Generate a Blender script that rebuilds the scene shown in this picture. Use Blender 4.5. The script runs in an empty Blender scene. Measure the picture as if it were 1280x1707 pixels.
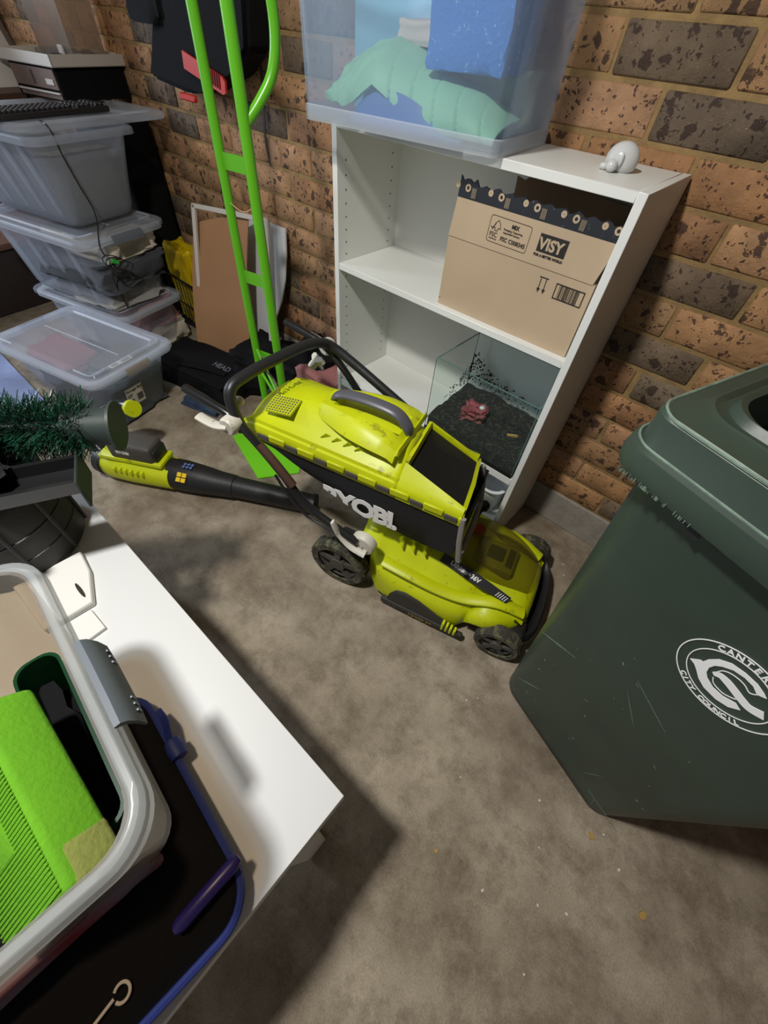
import bpy, bmesh, math, random
from mathutils import Vector, Matrix, noise
random.seed(7)
SC = bpy.context.scene
COL = SC.collection
R_ = math.radians

# ------------------------------------------------------------ camera, world, lights, exposure
cd = bpy.data.cameras.new('camera'); cam = bpy.data.objects.new('camera', cd); COL.objects.link(cam)
cd.sensor_fit = 'VERTICAL'; cd.sensor_height = 36.0; cd.sensor_width = 27.0
cd.lens = 675.842 * 36.0 / 1707.0; cd.clip_start = 0.02; cd.clip_end = 60
cam.rotation_mode = 'XYZ'
cam.location = (1.03336, -0.96890, 1.22299)
cam.rotation_euler = (0.689123, -0.066442, 0.730995)
SC.camera = cam

w = bpy.data.worlds.new('world'); SC.world = w; w.use_nodes = True
bg = w.node_tree.nodes['Background']; bg.inputs[0].default_value = (0.75, 0.82, 1.0, 1); bg.inputs[1].default_value = 0.34

def area_light(name, loc, target, size, power, color, shape='DISK', sy=None):
    l = bpy.data.lights.new(name, 'AREA'); l.shape = shape; l.size = size
    if sy: l.size_y = sy
    l.energy = power; l.color = color
    o = bpy.data.objects.new(name, l); COL.objects.link(o); o.location = loc
    o.rotation_euler = (Vector(target) - Vector(loc)).to_track_quat('-Z', 'Y').to_euler()
    return o
area_light('ceiling_lamp_light', (0.46, -1.20, 2.20), (0.46, -1.20, 0), 0.15, 33, (1.0, 0.975, 0.93))
area_light('doorway_light', (-3.2, -1.9, 1.7), (-1.3, -0.3, 0.3), 0.8, 52, (0.74, 0.84, 1.0), 'RECTANGLE', 1.4)
SC.view_settings.view_transform = 'Standard'; SC.view_settings.look = 'None'
SC.view_settings.exposure = 0.22; SC.view_settings.gamma = 1.0
SC.view_settings.use_curve_mapping = False

# ------------------------------------------------------------ materials
def lin(h):
    h = h.lstrip('#'); v = [int(h[i:i+2], 16) / 255 for i in (0, 2, 4)]
    return tuple(((x + .055) / 1.055) ** 2.4 if x > .04045 else x / 12.92 for x in v) + (1,)

def nod(nt, t, **k):
    n = nt.nodes.new(t)
    for a, b in k.items(): setattr(n, a, b)
    return n

def mat(name, col, rough=.5, metal=0., var=0., vscale=6., bump=0., bscale=80., col2=None, spec=.5, trans=0., fleck=None, coat=0.):
    m = bpy.data.materials.new(name); m.use_nodes = True; nt = m.node_tree; L = nt.links
    p = nt.nodes['Principled BSDF']
    p.inputs['Base Color'].default_value = lin(col); p.inputs['Roughness'].default_value = rough
    p.inputs['Metallic'].default_value = metal; p.inputs['Specular IOR Level'].default_value = spec
    p.inputs['Coat Weight'].default_value = coat
    tc = nod(nt, 'ShaderNodeTexCoord')
    out = None
    if var or col2:
        n = nod(nt, 'ShaderNodeTexNoise'); n.inputs['Scale'].default_value = vscale; n.inputs['Detail'].default_value = 5
        L.new(tc.outputs['Object'], n.inputs['Vector'])
        r = nod(nt, 'ShaderNodeValToRGB'); L.new(n.outputs['Fac'], r.inputs[0])
        a = lin(col); b = lin(col2) if col2 else tuple(min(1, x * (1 + var)) for x in a[:3]) + (1,)
        if not col2: a = tuple(x * (1 - var) for x in a[:3]) + (1,)
        r.color_ramp.elements[0].color = a; r.color_ramp.elements[0].position = .38
        r.color_ramp.elements[1].color = b; r.color_ramp.elements[1].position = .65
        out = r.outputs[0]
    if fleck:
        fc, fs, ft = fleck
        n2 = nod(nt, 'ShaderNodeTexNoise'); n2.inputs['Scale'].default_value = fs; n2.inputs['Detail'].default_value = 6; n2.inputs['Roughness'].default_value = .7
        L.new(tc.outputs['Object'], n2.inputs['Vector'])
        r2 = nod(nt, 'ShaderNodeValToRGB'); L.new(n2.outputs['Fac'], r2.inputs[0])
        r2.color_ramp.elements[0].position = ft; r2.color_ramp.elements[1].position = ft + .06
        mx = nod(nt, 'ShaderNodeMix', data_type='RGBA'); L.new(r2.outputs[0], mx.inputs[0])
        if out: L.new(out, mx.inputs[6])
        else: mx.inputs[6].default_value = lin(col)
        mx.inputs[7].default_value = lin(fc); out = mx.outputs[2]
    if out: L.new(out, p.inputs['Base Color'])
    if bump:
        n3 = nod(nt, 'ShaderNodeTexNoise'); n3.inputs['Scale'].default_value = bscale; n3.inputs['Detail'].default_value = 4
        L.new(tc.outputs['Object'], n3.inputs['Vector'])
        b = nod(nt, 'ShaderNodeBump'); b.inputs['Strength'].default_value = bump; b.inputs['Distance'].default_value = .004
        L.new(n3.outputs['Fac'], b.inputs['Height']); L.new(b.outputs[0], p.inputs['Normal'])
    return m

def clear(name, col, fac, rough=.2, tint='#ffffff', edge=.35):
    m = bpy.data.materials.new(name); m.use_nodes = True; nt = m.node_tree; L = nt.links
    p = nt.nodes['Principled BSDF']; o = nt.nodes['Material Output']
    p.inputs['Base Color'].default_value = lin(col); p.inputs['Roughness'].default_value = rough
    t = nod(nt, 'ShaderNodeBsdfTransparent'); t.inputs[0].default_value = lin(tint)
    lw = nod(nt, 'ShaderNodeLayerWeight'); lw.inputs[0].default_value = .25
    ad = nod(nt, 'ShaderNodeMath', operation='MULTIPLY_ADD'); ad.use_clamp = True
    L.new(lw.outputs['Facing'], ad.inputs[0]); ad.inputs[1].default_value = edge; ad.inputs[2].default_value = fac
    tl = nod(nt, 'ShaderNodeBsdfTranslucent'); tl.inputs[0].default_value = lin(col)
    m0 = nod(nt, 'ShaderNodeMixShader'); m0.inputs[0].default_value = .4 if fac > .08 else 0.; L.new(p.outputs[0], m0.inputs[1]); L.new(tl.outputs[0], m0.inputs[2])
    mx = nod(nt, 'ShaderNodeMixShader'); L.new(ad.outputs[0], mx.inputs[0])
    L.new(t.outputs[0], mx.inputs[1]); L.new(m0.outputs[0], mx.inputs[2]); L.new(mx.outputs[0], o.inputs[0])
    return m

def concrete(name, c1, c2, c3, rough=.75, scale=1.6):
    m = bpy.data.materials.new(name); m.use_nodes = True; nt = m.node_tree; L = nt.links
    p = nt.nodes['Principled BSDF']; p.inputs['Roughness'].default_value = rough; p.inputs['Specular IOR Level'].default_value = .35
    tc = nod(nt, 'ShaderNodeTexCoord')
    def N(s, d, r=.6):
        n = nod(nt, 'ShaderNodeTexNoise'); n.inputs['Scale'].default_value = s; n.inputs['Detail'].default_value = d; n.inputs['Roughness'].default_value = r
        L.new(tc.outputs['Object'], n.inputs['Vector']); return n
    a = N(scale, 7, .65); r = nod(nt, 'ShaderNodeValToRGB'); L.new(a.outputs[0], r.inputs[0])
    r.color_ramp.elements[0].color = lin(c1); r.color_ramp.elements[0].position = .32
    r.color_ramp.elements[1].color = lin(c2); r.color_ramp.elements[1].position = .62
    b = N(9, 8, .75); r2 = nod(nt, 'ShaderNodeValToRGB'); L.new(b.outputs[0], r2.inputs[0])
    r2.color_ramp.elements[0].position = .45; r2.color_ramp.elements[1].position = .75
    mx = nod(nt, 'ShaderNodeMix', data_type='RGBA'); L.new(r2.outputs[0], mx.inputs[0]); L.new(r.outputs[0], mx.inputs[6]); mx.inputs[7].default_value = lin(c3)
    g = N(260, 3); r3 = nod(nt, 'ShaderNodeMapRange'); L.new(g.outputs[0], r3.inputs[0]); r3.inputs[1].default_value = .3; r3.inputs[2].default_value = .7; r3.inputs[3].default_value = .82; r3.inputs[4].default_value = 1.15
    v = nod(nt, 'ShaderNodeVectorMath', operation='SCALE'); L.new(mx.outputs[2], v.inputs[0]); L.new(r3.outputs[0], v.inputs[3])
    L.new(v.outputs[0], p.inputs['Base Color'])
    bm_ = nod(nt, 'ShaderNodeBump'); bm_.inputs['Strength'].default_value = .25; bm_.inputs['Distance'].default_value = .003
    c = N(120, 6); L.new(c.outputs[0], bm_.inputs['Height']); L.new(bm_.outputs[0], p.inputs['Normal'])
    return m

def brick_mat(tones, nm):
    m = bpy.data.materials.new(nm); m.use_nodes = True; nt = m.node_tree; L = nt.links
    p = nt.nodes['Principled BSDF']; p.inputs['Roughness'].default_value = .78; p.inputs['Specular IOR Level'].default_value = .35
    tc = nod(nt, 'ShaderNodeTexCoord'); oi = nod(nt, 'ShaderNodeObjectInfo')
    sc = nod(nt, 'ShaderNodeMath', operation='MULTIPLY'); L.new(oi.outputs['Random'], sc.inputs[0]); sc.inputs[1].default_value = 57.0
    va = nod(nt, 'ShaderNodeVectorMath', operation='ADD'); L.new(tc.outputs['Object'], va.inputs[0]); L.new(sc.outputs[0], va.inputs[1])
    rb = nod(nt, 'ShaderNodeValToRGB'); rb.color_ramp.interpolation = 'CONSTANT'; L.new(oi.outputs['Random'], rb.inputs[0])
    cols = tones
    el = rb.color_ramp.elements; el[0].color = lin(cols[0])
    el[1].position = 1 / 11; el[1].color = lin(cols[1])
    for i in range(2, 11):
        e = el.new(i / 11); e.color = lin(cols[i])
    def N(s, d, r=.6, src=None):
        n = nod(nt, 'ShaderNodeTexNoise'); n.inputs['Scale'].default_value = s; n.inputs['Detail'].default_value = d; n.inputs['Roughness'].default_value = r
        L.new((src or va).outputs[0], n.inputs['Vector']); return n
    a = N(14, 4); mr = nod(nt, 'ShaderNodeMapRange'); L.new(a.outputs[0], mr.inputs[0]); mr.inputs[1].default_value = .3; mr.inputs[2].default_value = .7; mr.inputs[3].default_value = .66; mr.inputs[4].default_value = 1.2
    v = nod(nt, 'ShaderNodeVectorMath', operation='SCALE'); L.new(rb.outputs[0], v.inputs[0]); L.new(mr.outputs[0], v.inputs[3])
    # dark kiln spots: large and small
    wv = N(34, 4); wa = nod(nt, 'ShaderNodeVectorMath', operation='SCALE'); L.new(wv.outputs['Color'], wa.inputs[0]); wa.inputs[3].default_value = .055
    wb = nod(nt, 'ShaderNodeVectorMath', operation='ADD'); L.new(va.outputs[0], wb.inputs[0]); L.new(wa.outputs[0], wb.inputs[1])
    def spots(scale, th, rnd):
        vo = nod(nt, 'ShaderNodeTexVoronoi'); vo.inputs['Scale'].default_value = scale; L.new(wb.outputs[0], vo.inputs['Vector'])
        sp = nod(nt, 'ShaderNodeSeparateColor'); L.new(vo.outputs['Color'], sp.inputs[0])
        mul = nod(nt, 'ShaderNodeMath', operation='MULTIPLY'); L.new(sp.outputs[0], mul.inputs[0]); mul.inputs[1].default_value = th
        sb = nod(nt, 'ShaderNodeMath', operation='SUBTRACT'); L.new(mul.outputs[0], sb.inputs[0]); L.new(vo.outputs['Distance'], sb.inputs[1])
        ms = nod(nt, 'ShaderNodeMapRange'); L.new(sb.outputs[0], ms.inputs[0]); ms.inputs[1].default_value = 0; ms.inputs[2].default_value = .07; return ms
    s1 = spots(26, .46, 0); s2 = spots(80, .44, 0)
    mxx = nod(nt, 'ShaderNodeMath', operation='MAXIMUM'); L.new(s1.outputs[0], mxx.inputs[0]); L.new(s2.outputs[0], mxx.inputs[1])
    mk = nod(nt, 'ShaderNodeMath', operation='MULTIPLY'); L.new(mxx.outputs[0], mk.inputs[0]); mk.inputs[1].default_value = .85
    mx = nod(nt, 'ShaderNodeMix', data_type='RGBA'); L.new(mk.outputs[0], mx.inputs[0]); L.new(v.outputs[0], mx.inputs[6]); mx.inputs[7].default_value = lin('#3a2a26')
    # pale grit
    g = N(330, 2); rg = nod(nt, 'ShaderNodeValToRGB'); L.new(g.outputs[0], rg.inputs[0]); rg.color_ramp.elements[0].position = .71; rg.color_ramp.elements[1].position = .76
    m2 = nod(nt, 'ShaderNodeMix', data_type='RGBA'); L.new(rg.outputs[0], m2.inputs[0]); L.new(mx.outputs[2], m2.inputs[6]); m2.inputs[7].default_value = lin('#d8b48c')
    L.new(m2.outputs[2], p.inputs['Base Color'])
    b = N(90, 6, .7); bp = nod(nt, 'ShaderNodeBump'); bp.inputs['Strength'].default_value = .7; bp.inputs['Distance'].default_value = .005
    sub = nod(nt, 'ShaderNodeMath', operation='SUBTRACT'); L.new(b.outputs[0], sub.inputs[0])
    hk = nod(nt, 'ShaderNodeMath', operation='MULTIPLY'); L.new(mxx.outputs[0], hk.inputs[0]); hk.inputs[1].default_value = .35; L.new(hk.outputs[0], sub.inputs[1])
    L.new(sub.outputs[0], bp.inputs['Height']); L.new(bp.outputs[0], p.inputs['Normal'])
    return m

M_ = {}
M_['brick'] = brick_mat(['#b0875f', '#b88c62', '#a67c58', '#bb9068', '#a88560', '#ad8058', '#b58a64', '#a8835c', '#a47a58', '#b98c60', '#b28a68'], 'speckled_tan_brick')
M_['brickd'] = brick_mat(['#766653', '#6c5d4c', '#7c6a55', '#6f604f', '#806f5a', '#6a5b4b', '#776450', '#746552', '#6d5f50', '#7b6853', '#72614e'], 'speckled_dark_brick')
M_['mortar'] = mat('sandy_mortar', '#94794f', .9, var=.15, vscale=30, bump=.5, bscale=200)
M_['floor'] = concrete('stained_concrete', '#6f6250', '#a69a86', '#5c4d3c', scale=2.6)
M_['kerb'] = concrete('grey_slab_edge', '#8b857c', '#a39d92', '#7b756b', scale=3)
M_['white'] = mat('white_melamine', '#dfe0da', .38, bump=.03, bscale=300)
M_['whitep'] = mat('white_lacquer', '#d9dbdb', .42, bump=.06, bscale=25)
M_['hole'] = mat('dark_hole', '#4a463e', .9)
M_['clear'] = clear('clear_polypropylene', '#c2c2c2', .24, .25, '#efe2d0')
M_['frost'] = clear('frosted_plastic', '#ccd4e0', .13, .25)
M_['frost2'] = clear('cloudy_grey_plastic', '#b4bbc6', .36, .3)
M_['lid'] = clear('cool_clear_lid', '#dce4f4', .34, .14)
M_['rim'] = clear('thick_clear_rim', '#dde3ea', .34, .22)
M_['tint'] = clear('blue_tinted_plastic', '#c6d6ee', .11, .2, edge=.6)
M_['rimw'] = clear('grey_clear_rim', '#c6cbcc', .42, .22)
M_['glass'] = clear('tank_glass', '#b8c8c2', .0, .03, '#fbfefd', .10)
M_['glassedge'] = mat('green_glass_edge', '#5d7a74', .15)
M_['smoke'] = clear('dusty_smoke_plastic', '#75703a', .22, .25, '#d8d29a')
M_['lime'] = mat('lime_machine_plastic', '#c0ca08', .42, var=.04, vscale=9, fleck=('#9a9a16', 26, .60), bump=.05, bscale=200)
M_['blk'] = mat('black_plastic', '#1c1c1c', .45, bump=.1, bscale=150)
M_['blk2'] = mat('worn_black_rubber', '#34312c', .75, var=.25, vscale=20, bump=.4, bscale=120)
M_['tyre'] = mat('grassy_black_tyre', '#37342c', .9, fleck=('#5c5b42', 30, .5), bump=.6, bscale=90)
M_['hub'] = mat('dusty_wheel_plastic', '#46433d', .7, var=.15, vscale=20)
M_['gtube'] = mat('black_painted_tube', '#1d1d1e', .25, spec=.6)
M_['grey'] = mat('dark_grey_grip', '#53535a', .38, fleck=('#6f6a60', 30, .66))
M_['bgrey'] = mat('grey_frame_plastic', '#86837c', .5)
M_['cream'] = mat('off_white_lever', '#c9c5b8', .45, fleck=('#8d8672', 40, .6))
M_['fabric'] = mat('black_catcher_fabric', '#17171b', .85, bump=.4, bscale=500)
M_['cloth_blk'] = mat('black_nylon', '#0c0c0e', .85, bump=.5, bscale=60, spec=.2)
M_['mesh'] = clear('black_mesh', '#23221f', .55, .7)
M_['white_ink'] = mat('white_print', '#e9e9e6', .5)
M_['black_ink'] = mat('black_print', '#1d1a18', .6)
M_['yellow_ink'] = mat('yellow_sticker', '#e3c01a', .45)
M_['blue_ink'] = mat('blue_print', '#5870a8', .5)
M_['emboss'] = mat('embossed_lime', '#b4bd0a', .5)
M_['card'] = mat('kraft_cardboard', '#b39d80', .75, var=.05, vscale=5, bump=.06, bscale=120)
M_['card2'] = mat('brown_cardboard', '#a67c57', .8, var=.06, vscale=4, bump=.15, bscale=40)
M_['cardin'] = mat('cardboard_inside', '#7c6449', .85)
M_['tape'] = mat('black_printed_band', '#1d2026', .5, fleck=('#4b4a4e', 60, .62))
M_['soil'] = mat('dark_soil', '#151311', .95, fleck=('#3d4030', 90, .53), bump=1., bscale=60)
M_['pink'] = mat('faded_pink_ornament', '#9c4450', .7, col2='#6f4c40', vscale=30, bump=.5, bscale=60)
M_['ceramic'] = mat('glossy_white_ceramic', '#c9cbc9', .15)
M_['gtrolley'] = mat('green_powder_coat', '#5fb11c', .3, spec=.5)
M_['gplate'] = mat('bright_green_plate', '#6fc818', .5)
M_['bin'] = mat('dark_green_bin_plastic', '#334036', .42, var=.12, vscale=5, fleck=('#5f6f5c', 7, .70), bump=.05, bscale=60)
M_['binedge'] = mat('scuffed_bin_edge', '#6d8070', .5, var=.2, vscale=30, bump=.4, bscale=90)
M_['mint'] = mat('mint_green_foam', '#8fc9a8', .6, var=.06, vscale=9, bump=.1, bscale=40)
M_['sky'] = mat('sky_blue_sheet', '#7fb7d0', .35, var=.08, vscale=8, bump=.3, bscale=20)
M_['azure'] = mat('blue_scrubbing_foam', '#3e7cc4', .8, fleck=('#8fc0e8', 60, .6), bump=.6, bscale=120)
M_['dblue'] = mat('blue_rubber', '#5c7fb4', .5)
M_['navyp'] = mat('navy_binding', '#22327a', .55)
M_['indigo'] = mat('indigo_plastic', '#2d2470', .35)
M_['sponge'] = mat('lime_sponge', '#60a012', .9, var=.06, vscale=12, bump=.3, bscale=150)
M_['spdirty'] = mat('dirty_sponge_end', '#7f8640', .95, bump=.6, bscale=90)
M_['gbox'] = clear('green_translucent_box', '#0a4a28', .82, .3, '#9fd0b0')
M_['clip'] = mat('slate_grey_clip', '#5d656d', .4)
M_['paper'] = mat('cream_paper_board', '#deddd8', .8)
M_['pot'] = mat('black_moulded_pot', '#2a2723', .6, bump=.2, bscale=60)
M_['tinsel'] = mat('dark_green_tinsel', '#0e2f22', .4, col2='#1b4a36', vscale=40)
M_['dgreen'] = mat('dark_green_sleeve', '#2d3835', .5)
M_['woodbox'] = mat('dusty_brown_wood', '#6a564c', .6, var=.12, vscale=10)
M_['brownw'] = mat('brown_board', '#6b4c3c', .6, var=.1, vscale=4)
M_['dbrown'] = mat('very_dark_brown', '#2a1f1a', .7)
M_['offw'] = mat('off_white_card', '#c6bfb4', .6)
M_['yellow'] = mat('yellow_bag_plastic', '#d8b80c', .35, bump=.5, bscale=18)
M_['towel'] = mat('cream_towel', '#bdb4a2', .95, bump=.5, bscale=60)
M_['pinkc'] = mat('pink_fabric', '#a06a68', .95, bump=.5, bscale=40)
M_['greyc'] = mat('grey_fabric', '#8d8b86', .95, bump=.4, bscale=30)
M_['dkc'] = mat('charcoal_fabric', '#3a3c3f', .95, bump=.4, bscale=30)
M_['olivec'] = mat('olive_fabric', '#5c5a4a', .95, bump=.4, bscale=30)
M_['red'] = mat('red_plastic', '#c0281c', .45)
M_['dred'] = mat('dark_red_fabric', '#5c1a1c', .8)
M_['rust'] = mat('rusty_scuffed_tube', '#4a3228', .6)
M_['bluelid'] = mat('pale_plastic_sheet', '#8f9cc0', .25, var=.2, vscale=5, bump=.6, bscale=9)
M_['leaf'] = mat('dry_leaf', '#a8874a', .8)
M_['chip'] = mat('pale_chip', '#cfcac0', .7)
M_['wire'] = mat('bright_wire', '#b9b6ae', .3, metal=.8)
M_['twine'] = mat('thin_twine', '#c8a67c', .8)
M_['gtag'] = mat('green_velcro', '#2e9a34', .7)

# ------------------------------------------------------------ mesh helpers
def finish(bm, smooth=True, angle=40):
    bmesh.ops.recalc_face_normals(bm, faces=bm.faces[:])
    me = bpy.data.meshes.new('m'); bm.to_mesh(me); bm.free()
    if smooth:
        me.polygons.foreach_set('use_smooth', [True] * len(me.polygons))
        me.set_sharp_from_angle(angle=R_(angle))
    me.update(); return me

def ob(name, bm, m, parent=None, smooth=True, angle=40, recalc=True, **props):
    me = finish(bm, smooth, angle); me.name = name
    if isinstance(m, str): m = M_[m]
    me.materials.append(m)
    o = bpy.data.objects.new(name, me); COL.objects.link(o)
    if parent: o.parent = parent
    for k, v in props.items(): o[k] = v
    return o

def thing(name, label, cat, loc=(0, 0, 0), rotz=0, group=None, rot=None):
    o = bpy.data.objects.new(name, None); COL.objects.link(o); o.location = loc
    o.rotation_euler = rot if rot else (0, 0, rotz); o['label'] = label; o['category'] = cat
    o.empty_display_size = .05
    if group: o['group'] = group
    return o

def tag(o, label, cat, group=None):
    o['label'] = label; o['category'] = cat
    if group: o['group'] = group
    return o

def B(): return bmesh.new()

def box(bm, x0, x1, y0, y1, z0, z1, bev=0, seg=1, M=None):
    r = bmesh.ops.create_cube(bm, size=1)
    vs = r['verts']
    T = Matrix.Translation(((x0+x1)/2, (y0+y1)/2, (z0+z1)/2)) @ Matrix.Diagonal((abs(x1-x0), abs(y1-y0), abs(z1-z0), 1))
    bmesh.ops.transform(bm, matrix=T, verts=vs)
    if bev:
        es = list({e for v in vs for e in v.link_edges})
        rr = bmesh.ops.bevel(bm, geom=es, offset=bev, segments=seg, affect='EDGES', profile=.5)
        vs = list({v for f in rr['faces'] for v in f.verts} | {v for v in vs if v.is_valid})
    if M is not None: bmesh.ops.transform(bm, matrix=M, verts=[v for v in vs if v.is_valid])
    return bm

def rings(bm, rs, cap0=True, cap1=True, closed=True):
    V = [[bm.verts.new(p) for p in r] for r in rs]
    n = len(V[0])
    for a, b in zip(V, V[1:]):
        for i in range(n if closed else n - 1):
            j = (i + 1) % n
            try: bm.faces.new((a[i], a[j], b[j], b[i]))
            except ValueError: pass
    if cap0: bm.faces.new(V[0][::-1])
    if cap1: bm.faces.new(V[-1])
    return V

def rrect(w, d, r, n=5, cx=0, cy=0):
    pts = []
    for sx, sy, a0 in ((1, 1, 0), (-1, 1, 90), (-1, -1, 180), (1, -1, 270)):
        for i in range(n + 1):
            a = R_(a0 + 90 * i / n)
            pts.append((cx + sx * (w/2 - r) + r * math.cos(a), cy + sy * (d/2 - r) + r * math.sin(a)))
    return pts

def ring_z(pts, z): return [(x, y, z) for x, y in pts]

def catmull(P, k=6, closed=False):
    P = [Vector(p) for p in P]; out = []
    n = len(P); rng = range(n if closed else n - 1)
    for i in rng:
        if closed: p0, p1, p2, p3 = P[(i-1) % n], P[i], P[(i+1) % n], P[(i+2) % n]
        else: p0, p1, p2, p3 = P[max(i-1, 0)], P[i], P[i+1], P[min(i+2, n-1)]
        for j in range(k):
            t = j / k
            out.append(.5 * ((2*p1) + (p2-p0)*t + (2*p0-5*p1+4*p2-p3)*t*t + (3*p1-p0-3*p2+p3)*t**3))
    if not closed: out.append(P[-1])
    return out

def tube(bm, pts, r, seg=12, cap=True, closed=False, flat=None):
    pts = [Vector(p) for p in pts]; n = len(pts)
    if not hasattr(r, '__len__'): r = [r] * n
    T = []
    for i in range(n):
        a = pts[(i-1) % n] if (closed or i > 0) else pts[i]; b = pts[(i+1) % n] if (closed or i < n-1) else pts[i]
        T.append((b - a).normalized())
    up = Vector((0, 0, 1)) if abs(T[0].z) < .9 else Vector((1, 0, 0))
    N = (up - T[0] * up.dot(T[0])).normalized(); rs = []
    for i in range(n):
        N = (N - T[i] * N.dot(T[i])).normalized(); Bn = T[i].cross(N)
        f = flat or (1, 1)
        rs.append([pts[i] + (N * math.cos(2*math.pi*j/seg) * f[0] + Bn * math.sin(2*math.pi*j/seg) * f[1]) * r[i] for j in range(seg)])
    if closed: rs.append(rs[0]); cap = False
    rings(bm, rs, cap, cap)
    return bm

def lathe(bm, prof, seg=24, M=None, cap0=True, cap1=True):
    M = M or Matrix.Identity(4)
    rs = [[M @ Vector((r*math.cos(2*math.pi*j/seg), r*math.sin(2*math.pi*j/seg), z)) for j in range(seg)] for r, z in prof]
    rings(bm, rs, cap0, cap1); return bm

def prism(bm, poly, d0, d1, M=None):
    """poly in local xy, extruded along local z from d0 to d1"""
    M = M or Matrix.Identity(4)
    a = [bm.verts.new(M @ Vector((x, y, d0))) for x, y in poly]; b = [bm.verts.new(M @ Vector((x, y, d1))) for x, y in poly]
    n = len(poly)
    for i in range(n): bm.faces.new((a[i], a[(i+1) % n], b[(i+1) % n], b[i]))
    bm.faces.new(a[::-1]); bm.faces.new(b); return bm

def frameM(o, x, y):
    """matrix whose local x,y axes are given; z = x cross y"""
    x = Vector(x).normalized(); z = x.cross(Vector(y)).normalized(); y = z.cross(x)
    m = Matrix((x, y, z)).transposed().to_4x4(); m.translation = Vector(o); return m

def sheet(bm, grid, th):
    """grid[i][j] of points -> sheet with thickness th along local normals"""
    n, k = len(grid), len(grid[0]); G = [[Vector(p) for p in r] for r in grid]
    def nrm(i, j):
        a = G[min(i+1, n-1)][j] - G[max(i-1, 0)][j]; b = G[i][min(j+1, k-1)] - G[i][max(j-1, 0)][:] if False else G[i][min(j+1, k-1)] - G[i][max(j-1, 0)]
        c = a.cross(b); return c.normalized() if c.length > 1e-9 else Vector((0, 0, 1))
    A = [[bm.verts.new(G[i][j]) for j in range(k)] for i in range(n)]
    C = [[bm.verts.new(G[i][j] - nrm(i, j) * th) for j in range(k)] for i in range(n)]
    for i in range(n-1):
        for j in range(k-1):
            bm.faces.new((A[i][j], A[i+1][j], A[i+1][j+1], A[i][j+1])); bm.faces.new((C[i][j], C[i][j+1], C[i+1][j+1], C[i+1][j]))
    for i in range(n-1):
        bm.faces.new((A[i][0], C[i][0], C[i+1][0], A[i+1][0])); bm.faces.new((A[i][-1], A[i+1][-1], C[i+1][-1], C[i][-1]))
    for j in range(k-1):
        bm.faces.new((A[0][j], A[0][j+1], C[0][j+1], C[0][j])); bm.faces.new((A[-1][j], C[-1][j], C[-1][j+1], A[-1][j+1]))
    return bm

def blob(sx, sy, sz, seed=0, amp=.12, freq=6, sub=4, flat=.0, sq=.6):
    """lumpy rounded block (folded cloth, bags)"""
    bm = B(); bmesh.ops.create_icosphere(bm, subdivisions=sub, radius=1)
    for v in bm.verts:
        p = v.co.copy()
        q = Vector([math.copysign(abs(c) ** sq, c) for c in p])
        m = max(abs(q.x), abs(q.y), abs(q.z)); q = q / max(m, .7) if m > 0 else q
        d = noise.noise(p * freq * .35 + Vector((seed*3.1, seed*1.7, seed))) * amp * 1.6 + noise.noise(p * freq + Vector((seed, 0, seed*2))) * amp * .5
        q = q * (1 + d)
        v.co = Vector((q.x * sx/2, q.y * sy/2, max(q.z, -1 + flat) * sz/2))
    z0 = min(v.co.z for v in bm.verts)
    for v in bm.verts: v.co.z -= z0
    return bm

def text_bm(s, size, M, ext=.0006, bold=0, spacing=1., align='LEFT'):
    cu = bpy.data.curves.new('t', 'FONT'); cu.body = s; cu.size = size; cu.extrude = ext; cu.offset = bold
    cu.space_character = spacing; cu.align_x = align; cu.resolution_u = 3
    o = bpy.data.objects.new('t', cu); COL.objects.link(o)
    dg = bpy.context.evaluated_depsgraph_get(); dg.update()
    me = bpy.data.meshes.new_from_object(o.evaluated_get(dg))
    bm = B(); bm.from_mesh(me); bmesh.ops.transform(bm, matrix=M, verts=bm.verts[:])
    bpy.data.objects.remove(o); bpy.data.curves.remove(cu); bpy.data.meshes.remove(me)
    return bm

def merge(a, b):
    me = bpy.data.meshes.new('x'); b.to_mesh(me); b.free(); a.from_mesh(me); bpy.data.meshes.remove(me); return a

# ------------------------------------------------------------ setting
WY = 0.282
def structure(name, bm, m, parent=None, **k):
    o = ob(name, bm, m, parent, **k)
    if not parent: o['kind'] = 'structure'
    return o
bm = B(); box(bm, -3.6, 3.0, -3.6, .5, -.12, 0); structure('floor', bm, 'floor', smooth=False)
bm = B(); box(bm, -3.6, 3.0, WY, .5, 0, 2.5); wall = structure('wall_back', bm, 'mortar', smooth=False)
bm = B(); box(bm, -3.6, 3.0, .272, WY + .001, 0, .1405, .004, 1); structure('trim_1', bm, 'kerb')
bm = B(); box(bm, -3.75, -3.6, -3.6, .5, -.12, 2.5); structure('wall_left', bm, 'brownw', smooth=False)
bm = B(); box(bm, 2.85, 3.0, -3.6, WY, 0, 2.5); structure('added_wall_right', bm, mat('added_wall_paint', '#8a7560', .9, var=.05), smooth=False)  # unseen wall added to block world fill and darken the lower right
bm = B(); box(bm, -3.6, 3.0, -3.6, .5, 2.5, 2.6); structure('ceiling', bm, mat('painted_ceiling', '#b9b2a6', .9, var=.05), smooth=False)

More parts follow.
